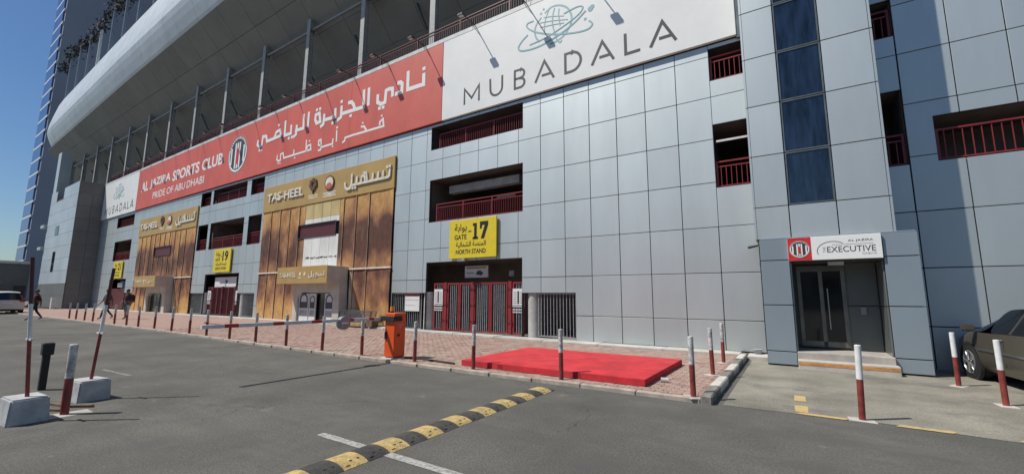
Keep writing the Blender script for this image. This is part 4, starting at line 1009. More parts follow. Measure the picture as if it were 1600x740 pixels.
# entrance sign over the executive door
T = thing('entrance_sign', (.86, 12.33, 2.5), 'white entrance sign with red crest square over the dark glass door', 'sign')
y = 12.33
MB().box(-.02, 1.74, y, y+.07, 2.50, 3.05).build('board', M['print_white'], T, bevel=.006)
MB().box(-.018, .45, y-.002, y, 2.502, 3.048).build('red_square', M['print_red'], T)
crest(T, .215, 2.77, .215, y-.003)
text('AL JAZIRA', 1.15, 1.60, 2.885, 2.945, y-.003, M['print_dark'], T, .0, .003)
text('EXECUTIVE', .75, 1.63, 2.665, 2.80, y-.003, M['print_dark'], T, .0, .003)
text('CABINS', 1.38, 1.63, 2.595, 2.64, y-.003, M['print_grey'], T, .0, .003)
o = text('THE', 0, .13, 0, .05, 0, M['print_grey'], T, 0, .003); o.location = Vector((.72, y-.003, 2.67))-wloc(T); o.rotation_euler = (0, R(-90), 0)
MB().ribbon([(.56+.30*(1-math.cos(R(t)))-.0+0, 2.70+.22*math.sin(R(t))) for t in range(-20, 140, 10)], .012, y-.003, y-.0005).box(.85, 1.6, y-.003, y-.0005, 2.838, 2.842).build('swoosh', M['print_dark'], T)
# wall camera
o = MB().tube((-.95, 13.55, 3.0), (-.72, 13.62, 3.05), .04, .03, 10).tube((-.78, 13.6, 3.05), (-.70, 13.8, 3.08), .015, n=6).build('security_camera', M['steel_dark'], None); tag(o, 'small dark security camera on the wall left of the entrance portal', 'camera')
o = MB().box(-.98, -.82, 13.6, 13.76, .12, .2).tube((-1.0, 13.66, .2), (-.8, 13.66, .22), .025, n=8).build('wall_tap', M['steel_grey'], None); tag(o, 'small grey pipe fitting at the foot of the wall by the kerb end', 'pipe')

# ------------------------------------------------------------------ wing at the far left, tower, background
W_ = thing('stair_wing', (-68, 12.5, .15), 'pale stair block with dark grey side wall at the far left end of the stand', 'building')
rn = random.Random(4)
zz = [.2, 1.5, 2.75, 4.1, 5.45, 6.8, 8.15, 9.5, 10.85, 12.2, 13.5]
for j in range(len(zz)-1):
    for a, b in ((11.75, 12.8), (12.8, 13.78)): piece('side_panel', (.05, b-a-.02, zz[j+1]-zz[j]-.02), M['wing_dark'], W_, (-61.97, (a+b)/2, (zz[j]+zz[j+1])/2), .004)  # side panels coloured darker than the front to stand for shade
    for a, b in ((-73.6, -70.9), (-70.9, -67.9), (-67.9, -65), (-65, -62.0)):
        if j == len(zz)-2 and a == -70.9: continue
        piece('front_panel', (b-a-.02, .05, zz[j+1]-zz[j]-.02), M['wing'] if zz[j] > 2.7 else M['wing_dark'], W_, ((a+b)/2, 11.72, (zz[j]+zz[j+1])/2), .004)
MB().box(-73.5, -62.0, 11.76, 16, .2, 12.15).build('core', M['wing_dark'], W_)
MB().box(-74.0, -72.6, 11.8, 12.8, 12.15, 18.6).build('pier', M['wing'], W_)
MB().box(-70.85, -67.95, 11.75, 11.8, 12.2, 12.4).build('opening', M['red_dark'], W_)
for x, z, a, h in ((-68.6, 8.2, .7, 1.0), (-68.3, 4.1, .5, 2.2), (-66.5, 5.9, .0, 0)):
    if a: MB().box(x-a, x+a, 11.66, 11.69, z, z+h).build('window', M['glass_dark'], W_)
for z in (9.4, 6.8): MB().box(-75.2, -73.6, 11.4, 11.75, z, z+.35).build('bracket', M['wing'], W_)
MB().box(-62.2, -61.8, 10.9, 11.2, .2, 1.3).build('side_post', M['steel_white'], W_)

TW = thing('tower_block', (-150, 25, 0), 'tall grey blue tower with a column of blue corner windows behind the stand', 'tower')
MB().box(-152.5, -143, 20.2, 70, 0, 150).build('tower_wall', M['tower'], TW)
for k in range(44):
    z = 6+3.4*k
    MB().box(-152.45, -144.2, 19.93, 20.15, z, z+2.75).build('window', M['tower_glass'], TW)
    piece('slab', (9.3, .28, .5), M['tower_white'], TW, (-147.75, 20.06, z+3.08))
FB = thing('far_building', (-150, -2, 0), 'low dark flat-roofed building far off at the left edge', 'building')
MB().box(-190, -140, -12, 8, 0, 10.5).build('wall', M['far'], FB); MB().box(-190, -141, -10.0, 6, 10.5, 11.3).build('roof', M['far'], FB)
for k in range(7): MB().box(-140.02, -139.9, -11+2.6*k, -9.4+2.6*k, 5, 7.5).build('window', M['glass_dark'], FB)
GH = thing('guard_house', (-76, 9.8, .12), 'grey guard house with white trims between the tower and the stair block', 'hut')
MB().box(-90, -77, 8.6, 11.4, .1, 5.2).build('wall', M['wing_dark'], GH)
MB().box(-90.3, -76.7, 8.3, 11.5, 5.2, 5.5).build('roof', M['steel_white'], GH)
for y_ in (8.75, 10.3): MB().box(-76.99, -76.9, y_, y_+.9, .2, 2.6).build('door', M['glass_dark'], GH)
MB().box(-77.4, -76.6, 8.1, 8.5, 1.6, 2.2).build('trim', M['steel_white'], GH); MB().box(-77.4, -76.6, 8.1, 8.5, 3.9, 4.5).build('trim', M['steel_white'], GH)

OB = thing('opposite_building', (-20, -48, 0), 'sand coloured low building across the road behind the viewer, mirrored in the windows', 'building')
MB().box(-70, 25, -62, -48, 0, 11).build('wall', M['concrete'], OB)
MB().box(-70.5, 25.5, -62.5, -47.6, 11, 11.6).build('roof', M['concrete_pale'], OB)
for k in range(16):
    for z in (2.2, 6.4): MB().box(-67+5.8*k, -64+5.8*k, -48.02, -47.9, z, z+2.4).build('window', M['glass_dark'], OB)

# ------------------------------------------------------------------ red carpeted platform
T = thing('red_platform', (-4.3, 9.2, PZ), 'low red carpeted platform on the brick pavement behind the kerb bollards', 'platform')
mb = MB(); x0, x1, y0, y1, z0, z1 = -6.4, -2.27, 7.74, 10.72, PZ+.004, .195
n, k_ = 24, 16; vs, fs = [], []
rn = random.Random(9)
for j in range(k_+1):
    for i in range(n+1):
        u, v = i/n, j/k_; edge = min(u, 1-u, v, 1-v) < .01
        vs.append((x0+u*(x1-x0)+(-.05 if False else 0), y0+v*(y1-y0), z1-(.010 if edge else 0)+(0 if edge else .003*math.sin(u*23+3*v)*math.sin(v*11+2*u)+rn.uniform(-.002, .002))))
for j in range(k_):
    for i in range(n): a = j*(n+1)+i; fs.append((a, a+1, a+n+2, a+n+1))
mb.add(vs, fs, True)
mb.build('carpet_top', M['carpet'], T)
sd = MB(); sd.box(x0-.006, x1+.006, y0-.006, y0+.01, z0, z1-.012); sd.box(x0-.006, x1+.006, y1-.01, y1+.006, z0, z1-.012); sd.box(x0-.006, x0+.01, y0+.01, y1-.01, z0, z1-.012); sd.box(x1-.01, x1+.006, y0+.01, y1-.01, z0, z1-.012)
sd.build('carpet_side', M['carpet'], T, bevel=.004)
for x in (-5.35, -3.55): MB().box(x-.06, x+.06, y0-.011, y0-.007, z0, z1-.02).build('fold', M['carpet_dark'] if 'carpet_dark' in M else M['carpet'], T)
o = MB().tube((-2.15, 8.35, .10), (-2.02, 8.38, .10), .045, .045, 10).build('wheel_stop', M['concrete_pale'], None); tag(o, 'small grey stub beside the right edge of the red platform', 'stub')

# ------------------------------------------------------------------ bollards
def bollard_meshes(r, h, split, mw):
    lo = MB().tube((0, 0, -.02), (0, 0, h*split), r, r, 16).mesh('red_section', [M['b_red']])
    u = MB(); u.tube((0, 0, h*split), (0, 0, h-.008), r*1.002, r*1.002, 16, True); u.tube((0, 0, h-.008), (0, 0, h), r*1.002, r*.85, 16)
    return lo, u.mesh('white_section', [mw]), MB().box(-.15, .15, -.10, .10, -.01, .008).mesh('base_plate', [M['concrete_pale']], .004)
BM = {'worn': bollard_meshes(.042, .93, .53, M['b_white']), 'clean': bollard_meshes(.038, .98, .54, M['b_white_clean']), 'fat': bollard_meshes(.046, .93, .52, M['b_white'])}
def bollard(kind, x, y, z, label, group, plate=False, tilt=(0, 0)):
    b = thing('bollard', (x, y, z), label, 'bollard', group)
    b.rotation_euler = (tilt[0], tilt[1], random.uniform(0, 6))
    lo, up_, pl = BM[kind]
    link('red_section', lo, b, local=True); link('white_section', up_, b, local=True)
    if plate: link('base_plate', pl, b, local=True)
    return b
bx = [(-1.42, 7.42), (-3.79, 7.54), (-5.88, 7.50), (-7.64, 7.49), (-9.5, 7.42), (-11.05, 7.3), (-12.76, 7.24), (-14.5, 7.22), (-16.2, 7.2), (-17.95, 7.2), (-19.4, 7.2), (-21.1, 7.2), (-22.9, 7.2), (-24.8, 7.2), (-26.4, 7.22), (-28.1, 7.22), (-30.0, 7.23), (-31.7, 7.24), (-33.3, 7.26), (-35.1, 7.28), (-36.6, 7.3)]
for i, (x, y) in enumerate(bx):
    lab = 'worn red and white bollard at the right front corner of the brick pavement' if i == 0 else 'worn red and white bollard on the front kerb, %s from the pavement corner' % ORD[i]
    bollard('worn', x, y, gz(x)+PZ, lab, 'bollards along the front kerb', i == 0, (random.uniform(-.02, .02), random.uniform(-.02, .02)))
bollard('worn', -1.47, 9.74, PZ, 'worn bollard beside the side kerb, middle one of three', 'bollards beside the side kerb', True, (.0, -.02))
bollard('worn', -1.51, 11.68, PZ, 'worn bollard beside the side kerb, the one nearest the wall', 'bollards beside the side kerb', True)
bollard('clean', .66, 7.55, 0, 'clean red and white bollard alone in front of the entrance steps', 'bollards in front of the entrance', True, (0, -.03))
bollard('clean', 2.47, 11.45, 0, 'clean red and white bollard near the wall by the parked car front wheel', 'bollards in front of the entrance', True, (0, -.01))
bollard('clean', 2.60, 9.78, 0, 'clean red and white bollard in front of the parked car door', 'bollards in front of the entrance', True, (0, -.02))
bollard('fat', -8.28, 1.74, 0, 'thick worn bollard between the two white concrete blocks', 'lone bollard by the concrete blocks', False)

# ------------------------------------------------------------------ concrete blocks carrying poles, black post
def block_pole(x, y, rz, lx, ly, h, px, py, tilt, label, marks):
    b = thing('pole_block', (x, y, 0), label, 'concrete block', 'white concrete blocks with poles', rz)
    mb = MB(); a, c = lx/2, ly/2
    mb.add([(-a-.01, -c-.01, 0), (a+.01, -c-.01, 0), (a+.01, c+.01, 0), (-a-.01, c+.01, 0), (-a+.01, -c+.01, h), (a-.01, -c+.01, h), (a-.01, c-.01, h), (-a+.01, c-.01, h)], [(0, 3, 2, 1), (4, 5, 6, 7), (0, 1, 5, 4), (1, 2, 6, 5), (2, 3, 7, 6), (3, 0, 4, 7)])
    link('block', mb.mesh('block', [M['block_white']], .018, 2), b, local=True)
    z = h; d = Vector((tilt[0], tilt[1], 1))
    for (zz_, mk) in marks:
        p0 = Vector((px, py, 0))+d*(z-h)+Vector((0, 0, h)); p1 = Vector((px, py, 0))+d*(zz_-h)+Vector((0, 0, h))
        link('pole_section', MB().tube(p0, p1, .021, .021, 14).mesh('pole_section', [M[mk]]), b, local=True); z = zz_
    pc_ = Vector((px, py, h))+d*(marks[0][0]-h)
    link('bracket', MB().box(-.10, .10, -.012, .012, -.012, .012).mesh('bracket', [M['steel_white']]), b, tuple(pc_), local=True)
    return b
block_pole(-8.28, 1.36, R(4), .47, .36, .32, .06, .0, (-.055, -.07), 'white concrete block at the lower left with a leaning red and white pole', [(1.03, 'b_red'), (1.48, 'b_white_clean'), (2.08, 'b_dark')])
block_pole(-9.16, 2.15, R(8), .46, .38, .32, .05, .0, (.03, .045), 'white concrete block behind the thick bollard with a red and white pole', [(1.01, 'b_red'), (1.44, 'b_white_clean'), (2.02, 'b_dark')])
bp = thing('black_post', (-10.55, 1.9, 0), 'short black post with a square head behind the lower left concrete block', 'post')
MB().box(-.045, .045, -.045, .045, 0, .62).build('post', M['rubber'], bp, (-10.55, 1.9, 0), bevel=.006)
MB().box(-.05, .10, -.07, .07, .60, .80).build('head', M['rubber'], bp, (-10.55, 1.9, 0), bevel=.012)
# low slab of old concrete and wood scraps around them
o = struct(MB().box(-8.75, -8.1, 1.45, 2.0, -.01, .018).build('concrete_pad', M['concrete'], None, bevel=.01))

for i, (px_, py_, a_, ln_) in enumerate(((-8.75, 1.62, .5, .55), (-8.95, 1.80, .25, .45), (-8.6, 1.95, .7, .35))):
    o = MB().box(-ln_/2, ln_/2, -.025, .025, 0, .03).build('plank', M['wood_dark'], None, (px_, py_, .02+.001*i), rot=(0, 0, a_))
    tag(o, ('longest brown wood scrap on the ground beside the thick bollard', 'middle brown wood scrap lying behind the thick bollard', 'shortest brown wood scrap beside the farther concrete block')[i], 'wood scrap', 'wood scraps by the concrete blocks')

# ------------------------------------------------------------------ barrier
B = thing('boom_barrier', (-8.45, 7.57, PZ), 'orange barrier cabinet with amber lamp and striped boom lowered across the road', 'barrier')
MB().box(-8.63, -8.27, 7.40, 7.76, .12, 1.19).build('cabinet', M['orange'], B, bevel=.015)
MB().box(-8.70, -8.20, 7.34, 7.82, .05, .10).build('base_plate', M['concrete_pale'], B, bevel=.008)
MB().box(-8.60, -8.30, 7.43, 7.73, .10, .12).build('foot', M['rubber'], B)
MB().tube((-8.52, 7.52, 1.19), (-8.52, 7.52, 1.23), .05, .05, 14).build('lamp_socket', M['rubber'], B)
MB().tube((-8.52, 7.52, 1.23), (-8.52, 7.52, 1.345), .058, .05, 16).build('amber_lamp', M['amber'], B)
MB().box(-8.80, -8.24, 7.34, 7.62, .99, 1.11).build('boom_clamp', M['rubber'], B, bevel=.008)
MB().box(-8.60, -8.55, 7.37, 7.40, .55, .72).build('lock_handle', M['rubber'], B)
MB().box(-8.275, -8.255, 7.5, 7.56, .62, .68).build('lock', M['rubber'], B)
MB().prism([(-.09, .93), (.09, .93), (0, .79)], -.002, .002).build('warning_mark', M['print_pink'], B, (-8.267, 7.57, 0), rot=(0, 0, R(90)))
X0, X1 = -8.785, -8.715; zb_, zt_ = 1.012, 1.078
cuts = [(7.50, 'w'), (7.13, 'r'), (6.98, 'w'), (6.55, 'r'), (6.38, 'w'), (5.72, 'r'), (5.48, 'w'), (4.88, 'r'), (4.66, 'w'), (4.02, 'r'), (3.78, 'w'), (3.42, None)]
for (a, c), (b_, _) in zip(cuts[:-1], cuts[1:]):
    dz = .0
    MB().box(X0, X1, b_, a, zb_, zt_).build('boom_section', M['boom_red'] if c == 'r' else M['steel_white'], B)
MB().tube((X0-.02, 6.28, .985), (X1+.03, 6.28, .985), .15, .15, 28).build('round_sign', M['steel_grey'], B)
MB().tube((X1+.031, 6.28, .985), (X1+.036, 6.28, .985), .135, .135, 28).build('sign_face', M['b_pale'], B)
MB().box(X1+.036, X1+.04, 6.19, 6.37, .97, 1.0).build('sign_bar', M['print_white'], B)
o = MB().path([(-8.22, 7.72, PZ+.03), (-8.05, 7.75, PZ+.035), (-7.85, 7.70, PZ+.03), (-7.5, 7.78, PZ+.03), (-6.6, 7.72, PZ+.03)], .022, 8).build('cable', M['rubber'], None); tag(o, 'black cable lying on the pavement right of the orange barrier', 'cable')
o = MB().path([(-22.0-.4*k, 9.2+.35*math.sin(k*.55)+.14*k, gz(-22)+PZ+.02) for k in range(12)], .02, 6).build('hose', M['b_red'], None); tag(o, 'thin red hose curving over the brick pavement before gate 19', 'hose')

# ------------------------------------------------------------------ speed bump
S = thing('speed_bump', (-3.78, 4.6, 0), 'yellow and black rubber speed bump crossing the lower middle of the road', 'speed bump')
def bump_mesh(m):
    n = 12; hw = .195; L_ = .266; vs, fs = [], []; nr = 6
    for j in range(nr+1):
        y = -L_/2+L_*j/nr
        for i in range(n+1):
            t = -1+2*i/n; z = .043*(1-abs(t)**2.4)+.004+(.0022 if j % 2 else 0)*(1-abs(t))
            vs.append((t*hw, y, z))
    for j in range(nr):
        for i in range(n): a = j*(n+1)+i; fs.append((a, a+1, a+n+2, a+n+1))
    b = MB(); b.add(vs, fs, True)
    b.add([vs[i] for i in range(n+1)]+[(hw, -L_/2, 0), (-hw, -L_/2, 0)], [tuple(range(n+2, -1, -1))[::-1]])
    b.add([vs[nr*(n+1)+i] for i in range(n+1)]+[(hw, L_/2, 0), (-hw, L_/2, 0)], [tuple(range(n+2, -1, -1))])
    b.add([(-hw, -L_/2, .004), (-hw, L_/2, .004), (-hw, L_/2, 0), (-hw, -L_/2, 0), (hw, -L_/2, .004), (hw, L_/2, .004), (hw, L_/2, 0), (hw, -L_/2, 0)], [(0, 1, 2, 3), (7, 6, 5, 4)])
    return b.mesh('bump_segment', [m])
seg = {'y': bump_mesh(M['bump_y']), 'b': bump_mesh(M['bump_b'])}
bolt = {'y': MB().tube((0, 0, -.01), (0, 0, .006), .018, .016, 10).mesh('bolt', [M['rubber']])}
stud = MB().box(-.03, .03, -.025, .025, -.005, .010).mesh('reflector', [M['bump_y']], .004)
stud_b = MB().box(-.03, .03, -.025, .025, -.005, .010).mesh('reflector', [M['bump_b']], .004)
for k in range(17):
    y = 6.76-.136-.272*k; kind = 'yb'[k % 2]
    sg = link('bump_segment', seg[kind], S, (-3.78+random.uniform(-.004, .004), y, .0), (0, 0, random.uniform(-.012, .012)))
    for q, me_ in ((.075, bolt['y']), (-.01, bolt['y'])):
        link('bolt', me_, sg, (.10, q, .034), local=True)
    link('reflector', stud if kind == 'y' else stud_b, sg, (.135, -.075, .026), (0, R(18), 0), local=True)
MB().box(-.20, .20, -.05, .05, 0, .012).build('end_piece', M['bump_b'], S, (-3.78, 6.81, 0), bevel=.004)

# ------------------------------------------------------------------ crowd barriers and small things by the shop front
def crowd_barrier(x, y, z, lean, L_, label):
    T = thing('crowd_barrier', (x, y, z), label, 'barrier', 'dark barriers stacked by the shop front'); T.rotation_euler = (R(lean), 0, R(2))
    f = MB(); f.path([(-L_/2, 0, .0), (-L_/2, 0, .52), (L_/2, 0, .52), (L_/2, 0, 0), (-L_/2, 0, 0)], .02, 8)
    link('frame', f.mesh('frame', [M['steel_dark']]), T, local=True)
    b = MB()
    for i in range(1, 22): b.tube((-L_/2+L_*i/22, 0, .0), (-L_/2+L_*i/22+.03, 0, .52), .011, n=5)
    link('bars', b.mesh('bars', [M['steel_grey']]), T, local=True)
gzt = gz(-18)
crowd_barrier(-17.6, 13.12, gzt+.30, -14, 2.2, 'dark barred barrier at the front of the stack by the scorched shop front')
crowd_barrier(-17.7, 13.24, gzt+.30, -14, 2.3, 'dark barred barrier in the middle of the stack by the scorched shop front')
crowd_barrier(-17.5, 13.36, gzt+.30, -14, 2.2, 'dark barred barrier at the back of the stack by the scorched shop front')
o = MB().box(-18.6, -16.6, 13.0, 13.5, gzt+.12, gzt+.28).build('pallet', M['wood'], None, bevel=.01); tag(o, 'yellowish wooden pallet under the stacked dark barriers', 'pallet')
o = MB().box(-16.45, -16.05, 13.0, 13.4, gzt+.12, gzt+.42).build('crate', M['wood_dark'], None, bevel=.015); tag(o, 'small brown crate right of the stacked dark barriers', 'crate')

# ------------------------------------------------------------------ vehicles
def vehicle(name, loc, rz, label, paint, P, cat='car'):
    V = thing(name, loc, label, cat, None, rz)
    S_ = P['st']; w = P['w']
    rows = []
    for (x, zt, belt, wf, wt, zb, cab) in S_:
        hw = w*wf; rows.append([(x, hw*.90, zb), (x, hw, zb+.14), (x, hw*1.0, .62), (x, hw*.985, belt), (x, wt*w, zt-.05 if cab else zt-.025), (x, wt*w*.55, zt-.008), (x, 0, zt)])
    def surf(nm, pick, m, smooth=True, caps=False, sides=(1, -1)):
        vs, fs, idx = [], [], {}
        def vid(p):
            k = tuple(round(c, 4) for c in p)
            if k not in idx: idx[k] = len(vs); vs.append(k)
            return idx[k]
        for i in range(len(rows)-1):
            for k in range(6):
                if not pick(i, k): continue
                a, b, c, d = rows[i][k], rows[i+1][k], rows[i+1][k+1], rows[i][k+1]
                if 1 in sides: fs.append(tuple(vid(q) for q in (a, b, c, d)))
                if -1 in sides: fs.append(tuple(vid((q[0], -q[1], q[2])) for q in (d, c, b, a)))
        if caps:
            for r in (rows[0], rows[-1]):
                for k in range(6): fs.append(tuple(vid(q) for q in (r[k], r[k+1], (r[k+1][0], -r[k+1][1], r[k+1][2]), (r[k][0], -r[k][1], r[k][2]))))
        if not fs: return None
        me = bpy.data.meshes.new(nm); me.from_pydata(vs, [], [tuple(dict.fromkeys(f)) for f in fs if len(set(f)) > 2])
        for p in me.polygons: p.use_smooth = smooth
        me.materials.append(m)
        bm = bmesh.new(); bm.from_mesh(me); bmesh.ops.recalc_face_normals(bm, faces=bm.faces[:]); bm.to_mesh(me); bm.free()
        ob = link(nm, me, V, local=True)
        if smooth: md = ob.modifiers.new('sub', 'SUBSURF'); md.levels = 2; md.render_levels = 2
        return ob
    G = P['glass']
    isg = lambda i, k: (k == 3 and i in G['side']) or (k in (4, 5) and i in G['front']+G['rear']) or (k == 3 and i in G['front']+G['rear'])
    body = surf('body', lambda i, k: not isg(i, k), paint, caps=True)
    for sd_ in (1, -1): surf('side_window', lambda i, k: k == 3 and i in G['side'], M['glass_dark'], True, sides=(sd_,))
    surf('windscreen', lambda i, k: (k >= 4 and k < 6 or k == 3) and i in G['front'], M['glass_dark'])
    surf('rear_window', lambda i, k: (k >= 4 and k < 6 or k == 3) and i in G['rear'], M['glass_dark'])
    for i in P['pillars']:
        for sgn in (1, -1):
            a, b = rows[i][3], rows[i][4]; link('pillar', MB().tube((a[0], a[1]*sgn*.985, a[2]), (b[0], b[1]*sgn*.985, b[2]), .028, .024, 6).mesh('pillar', [M['rubber']]), V, local=True)
    ub = MB().box(rows[0][0][0]+.1, rows[-1][0][0]-.1, -w*.84, w*.84, .2, .5).mesh('underbody', [M['rubber']]); link('underbody', ub, V, local=True)
    for wx in P['wheels']:
        for sgn in (1, -1):
            y0 = sgn*(w-.20); y1 = sgn*(w+.012)
            ar = MB().tube((wx, sgn*(w-.05), P['r']+.01), (wx, sgn*(w+.004), P['r']+.01), P['r']+.065, P['r']+.06, 28).mesh('wheel_arch', [M['rubber']]); link('wheel_arch', ar, V, local=True)
            wl = link('wheel', None, V, (wx, 0, P['r']), local=True)
            t = MB(); t.tube((0, y0, 0), (0, y1-sgn*.02, 0), P['r'], P['r'], 28); t.tube((0, y1-sgn*.02, 0), (0, y1, 0), P['r'], P['r']-.03, 28)
            link('tyre', t.mesh('tyre', [M['tyre']]), wl, local=True)
            rm = MB(); ri_ = P['r']*.66; rm.tube((0, y1-sgn*.03, 0), (0, y1+sgn*.004, 0), ri_, ri_, 28)
            link('rim', rm.mesh('rim', [M['steel_dark']]), wl, local=True)
            sp = MB()
            for q in range(5):
                a = q*2*math.pi/5
                for da in (-.16, .16):
                    sp.tube((0.04*math.cos(a), y1+sgn*.008, .04*math.sin(a)), (ri_*.97*math.cos(a+da), y1+sgn*.006, ri_*.97*math.sin(a+da)), .022, .018, 6)
            sp.tube((0, y1, 0), (0, y1+sgn*.016, 0), .05, .045, 12)
            n2 = 28
            for q in range(n2):
                a, b = 2*math.pi*q/n2, 2*math.pi*(q+1)/n2
                sp.tube((ri_*math.cos(a), y1+sgn*.006, ri_*math.sin(a)), (ri_*math.cos(b), y1+sgn*.006, ri_*math.sin(b)), .014, n=5)
            link('spokes', sp.mesh('spokes', [M['rim']]), wl, local=True)
    for sgn in (1, -1):
        x, z = P['mirror']
        mm = MB(); mm.box(-.075, .075, -.10, .10, -.06, .07); link('mirror', mm.mesh('mirror', [paint], .03, 2), V, (x, sgn*(w+.10), z), local=True)
        for x, z in P['handles']:
            link('door_handle', MB().box(-.09, .09, -.012, .012, -.014, .014).mesh('door_handle', [M['chrome']], .006), V, (x, sgn*(w*.985+.012), z), local=True)
        tr = MB().box(P['trim'][0], P['trim'][1], -.008, .008, -.018, .018).mesh('trim_strip', [M['chrome']], .004); link('trim_strip', tr, V, (0, sgn*(w+.006), P['trim'][2]), local=True)
        for x in P['seams']: link('door_seam', MB().box(x-.006, x+.006, sgn*(w*.985)-.008, sgn*(w*.985)+.0102, .40, .86).mesh('door_seam', [M['rubber']]), V, local=True)
        link('headlight', MB().box(-.16, .04, -.16, .16, -.07, .08).mesh('headlight', [M['lens']], .03, 2), V, (P['nose']-.08, sgn*(w-.30), P['hl']), local=True)
        link('taillight', MB().box(-.03, .12, -.15, .15, -.09, .10).mesh('taillight', [M['taillight']], .02, 2), V, (P['tail']-.01, sgn*(w-.20), P['tl']), local=True)
    link('number_plate', MB().box(-.008, .008, -.25, .25, -.055, .055).mesh('number_plate', [M['paper']]), V, (P['tail']-.02, 0, P['tl']-.16), local=True)
    return V
# stations: x, top z, belt z, width factor, top half-width factor, sill z, cabin?
sed = dict(w=.90, r=.335, wheels=(1.36, -1.38), mirror=(1.02, 1.03), handles=((.22, .86), (-.80, .88)), trim=(-.85, 1.0, .62), seams=(1.02, .10, -.88), nose=2.26, tail=-2.35, hl=.70, tl=.88,
    st=[(-2.37, .86, .72, .80, .60, .36, 0), (-2.30, 1.02, .86, .90, .68, .28, 0), (-2.0, 1.10, .95, .97, .72, .22, 0), (-1.62, 1.13, .985, 1.0, .76, .22, 0), (-1.05, 1.36, .99, 1.0, .68, .22, 1), (-.65, 1.455, .985, 1.0, .66, .22, 1), (-.10, 1.485, .975, 1.0, .655, .22, 1), (.30, 1.475, .965, 1.0, .655, .22, 1), (.62, 1.42, .96, 1.0, .66, .22, 1), (1.30, 1.03, .95, 1.0, .80, .22, 0), (1.75, .95, .87, .98, .74, .24, 0), (2.08, .84, .74, .91, .66, .26, 0), (2.24, .66, .60, .78, .56, .32, 0)],
    glass=dict(side=[4, 5, 6, 7], front=[8], rear=[3]), pillars=[6])
vehicle('parked_car', (4.02, 11.46, 0), R(97), 'dark grey brown saloon car parked nose to the wall at the right edge', M['car_paint'], sed)
suv = dict(w=.93, r=.36, wheels=(1.42, -1.38), mirror=(.85, 1.15), handles=((.05, .98), (-.95, 1.0)), trim=(-1.0, .95, .62), seams=(.95, -.10, -1.05), nose=2.30, tail=-2.32, hl=.86, tl=1.0,
    st=[(-2.34, .98, .92, .86, .78, .36, 0), (-2.30, 1.05, 1.0, .95, .80, .30, 0), (-2.05, 1.62, 1.06, .98, .70, .28, 1), (-1.2, 1.72, 1.05, 1.0, .72, .28, 1), (-.30, 1.74, 1.04, 1.0, .72, .28, 1), (.45, 1.66, 1.03, 1.0, .70, .28, 1), (1.15, 1.16, 1.0, 1.0, .80, .28, 0), (1.85, 1.06, .92, .97, .72, .30, 0), (2.2, .92, .80, .90, .66, .32, 0), (2.32, .74, .66, .80, .58, .36, 0)],
    glass=dict(side=[2, 3, 4], front=[5], rear=[1]), pillars=[2, 3, 4, 5])
vehicle('parked_suv', (-52.4, 6.55, gz(-52)), R(180), 'white sport utility vehicle seen from behind at the far left edge', M['suv_paint'], suv, 'car')

# ------------------------------------------------------------------ people
def person(loc, rz, label, mats, stride, arm, scale=1.0, bare_legs=False):
    V = [(0, 0, .96), (0, 0, 1.12), (0, 0, 1.30), (0, 0, 1.44), (.01, 0, 1.53), (.03, 0, 1.62), (.02, 0, 1.73)]
    rad = [.145, .135, .155, .10, .055, .095, .075]
    E_ = [(0, 1), (1, 2), (2, 3), (3, 4), (4, 5), (5, 6)]; kind = ['legs', 'top', 'top', 'top', 'skin', 'skin']
    def chain(root, pts, rs, ks):
        p = root
        for q, r_, k in zip(pts, rs, ks): V.append(q); rad.append(r_); E_.append((p, len(V)-1)); kind.append(k); p = len(V)-1
    lk = 'skin' if bare_legs else 'legs'
    for sgn in (1, -1):
        f = stride*sgn
        chain(0, [(.02*sgn, .10*sgn, .88), (f*.48+.05, .10*sgn, .50), (f*(.85 if sgn > 0 else 1.15), .10*sgn, .085 if sgn > 0 else .13), (f*(.85 if sgn > 0 else 1.15)+.16, .105*sgn, .035 if sgn > 0 else .05)], [.095, .062, .042, .035], ['legs', 'legs', lk, 'shoe'])
        a = -arm*sgn
        chain(3, [(0, .19*sgn, 1.41), (a*.35-.02, .235*sgn, 1.13), (a*.8+.06, .22*sgn, .92), (a*.95+.09, .215*sgn, .84), (a*1.0+.12, .21*sgn, .77)], [.062, .045, .034, .03, .02], ['top', 'top', 'skin', 'skin', 'skin'])
    me = bpy.data.meshes.new('person'); me.from_pydata([(x*scale, y*scale, z*scale) for x, y, z in V], E_, [])
    o = bpy.data.objects.new('person', me); COL.objects.link(o)
    sk = o.modifiers.new('skin', 'SKIN'); sk.use_smooth_shade = True
    for i, sv in enumerate(me.skin_vertices[0].data): sv.radius = (rad[i]*scale, rad[i]*scale*(1.25 if i in (1, 2) else 1)); sv.use_root = (i == 0)
    o.modifiers.new('sub', 'SUBSURF').levels = 1
    o.location = loc; o.rotation_euler = (0, 0, rz)
    tag(o, label, 'person', 'people walking in front of the stand')
    return o, [(Vector(V[a])*scale, Vector(V[b])*scale, k) for (a, b), k in zip(E_, kind)], mats
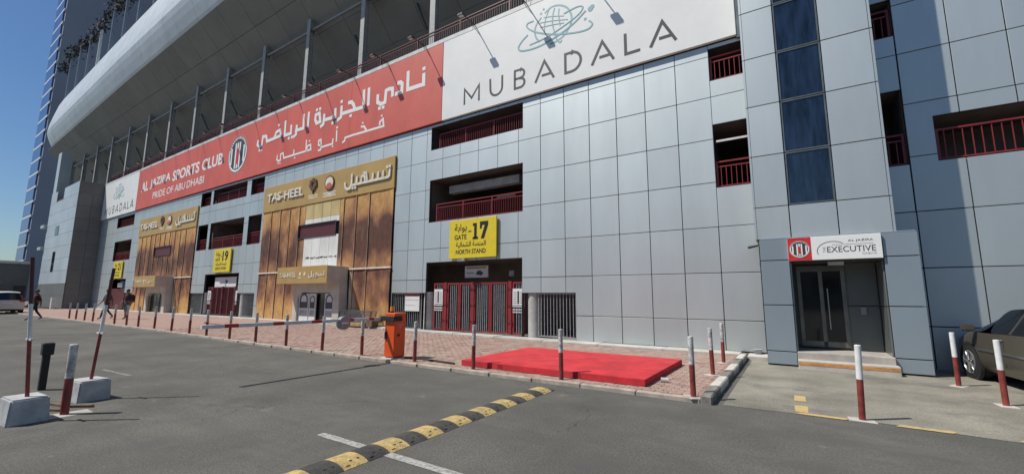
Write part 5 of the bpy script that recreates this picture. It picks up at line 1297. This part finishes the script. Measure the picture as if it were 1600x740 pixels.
ppl = [person((-37.2, 5.95, gz(-37)), R(-75), 'person in dark clothes striding past the leaning pole at the far left', dict(top='cloth_maroon', legs='cloth_black', skin='skin', shoe='rubber'), .34, .22),
       person((-34.2, 8.35, gz(-34)+PZ), R(-70), 'person in grey top and black trousers walking on the brick pavement', dict(top='cloth_grey', legs='cloth_black', skin='skin', shoe='rubber'), .40, .25, .98),
       person((-33.4, 9.05, gz(-34)+PZ), R(-60), 'person in shorts with a dark backpack walking on the brick pavement', dict(top='cloth_maroon', legs='cloth_grey', skin='skin', shoe='rubber'), .16, .12, .98, True)]
bpy.context.view_layer.update()
dg = bpy.context.evaluated_depsgraph_get()
for o, bones, mats in ppl:
    me = bpy.data.meshes.new_from_object(o.evaluated_get(dg)); o.modifiers.clear(); o.data = me
    me.materials.clear(); keys = ['top', 'legs', 'skin', 'shoe']
    for k in keys: me.materials.append(M[mats[k]])
    for p in me.polygons:
        c = Vector(p.center); best = min(bones, key=lambda b: (c-(b[0]+(b[1]-b[0])*max(0, min(1, (c-b[0]).dot(b[1]-b[0])/max(1e-6, (b[1]-b[0]).length_squared))))).length)
        p.material_index = keys.index(best[2]); p.use_smooth = True
    hr = MB(); n, m_ = 12, 6; vs, fs = [], []
    for j in range(m_+1):
        ph = math.pi*.55*j/m_
        for i in range(n): t = 2*math.pi*i/n; vs.append((.015+.104*math.sin(ph)*math.cos(t), .092*math.sin(ph)*math.sin(t), 1.665+.115*math.cos(ph)))
    for j in range(m_):
        for i in range(n): fs.append((j*n+i, (j+1)*n+i, (j+1)*n+(i+1) % n, j*n+(i+1) % n))
    hr.add(vs, fs, True); link('hair', hr.mesh('hair', [M['hair']]), o, local=True)
bpk = MB().box(-.11, .11, -.17, .17, -.25, .25).build('backpack', M['cloth_black'], None, (-33.4+.24*math.cos(R(120)), 9.05+.24*math.sin(R(120)), gz(-34)+PZ+1.2), bevel=.06, seg=2, rot=(0, 0, R(-60)))
tag(bpk, 'dark backpack on the back of the person in shorts', 'backpack')
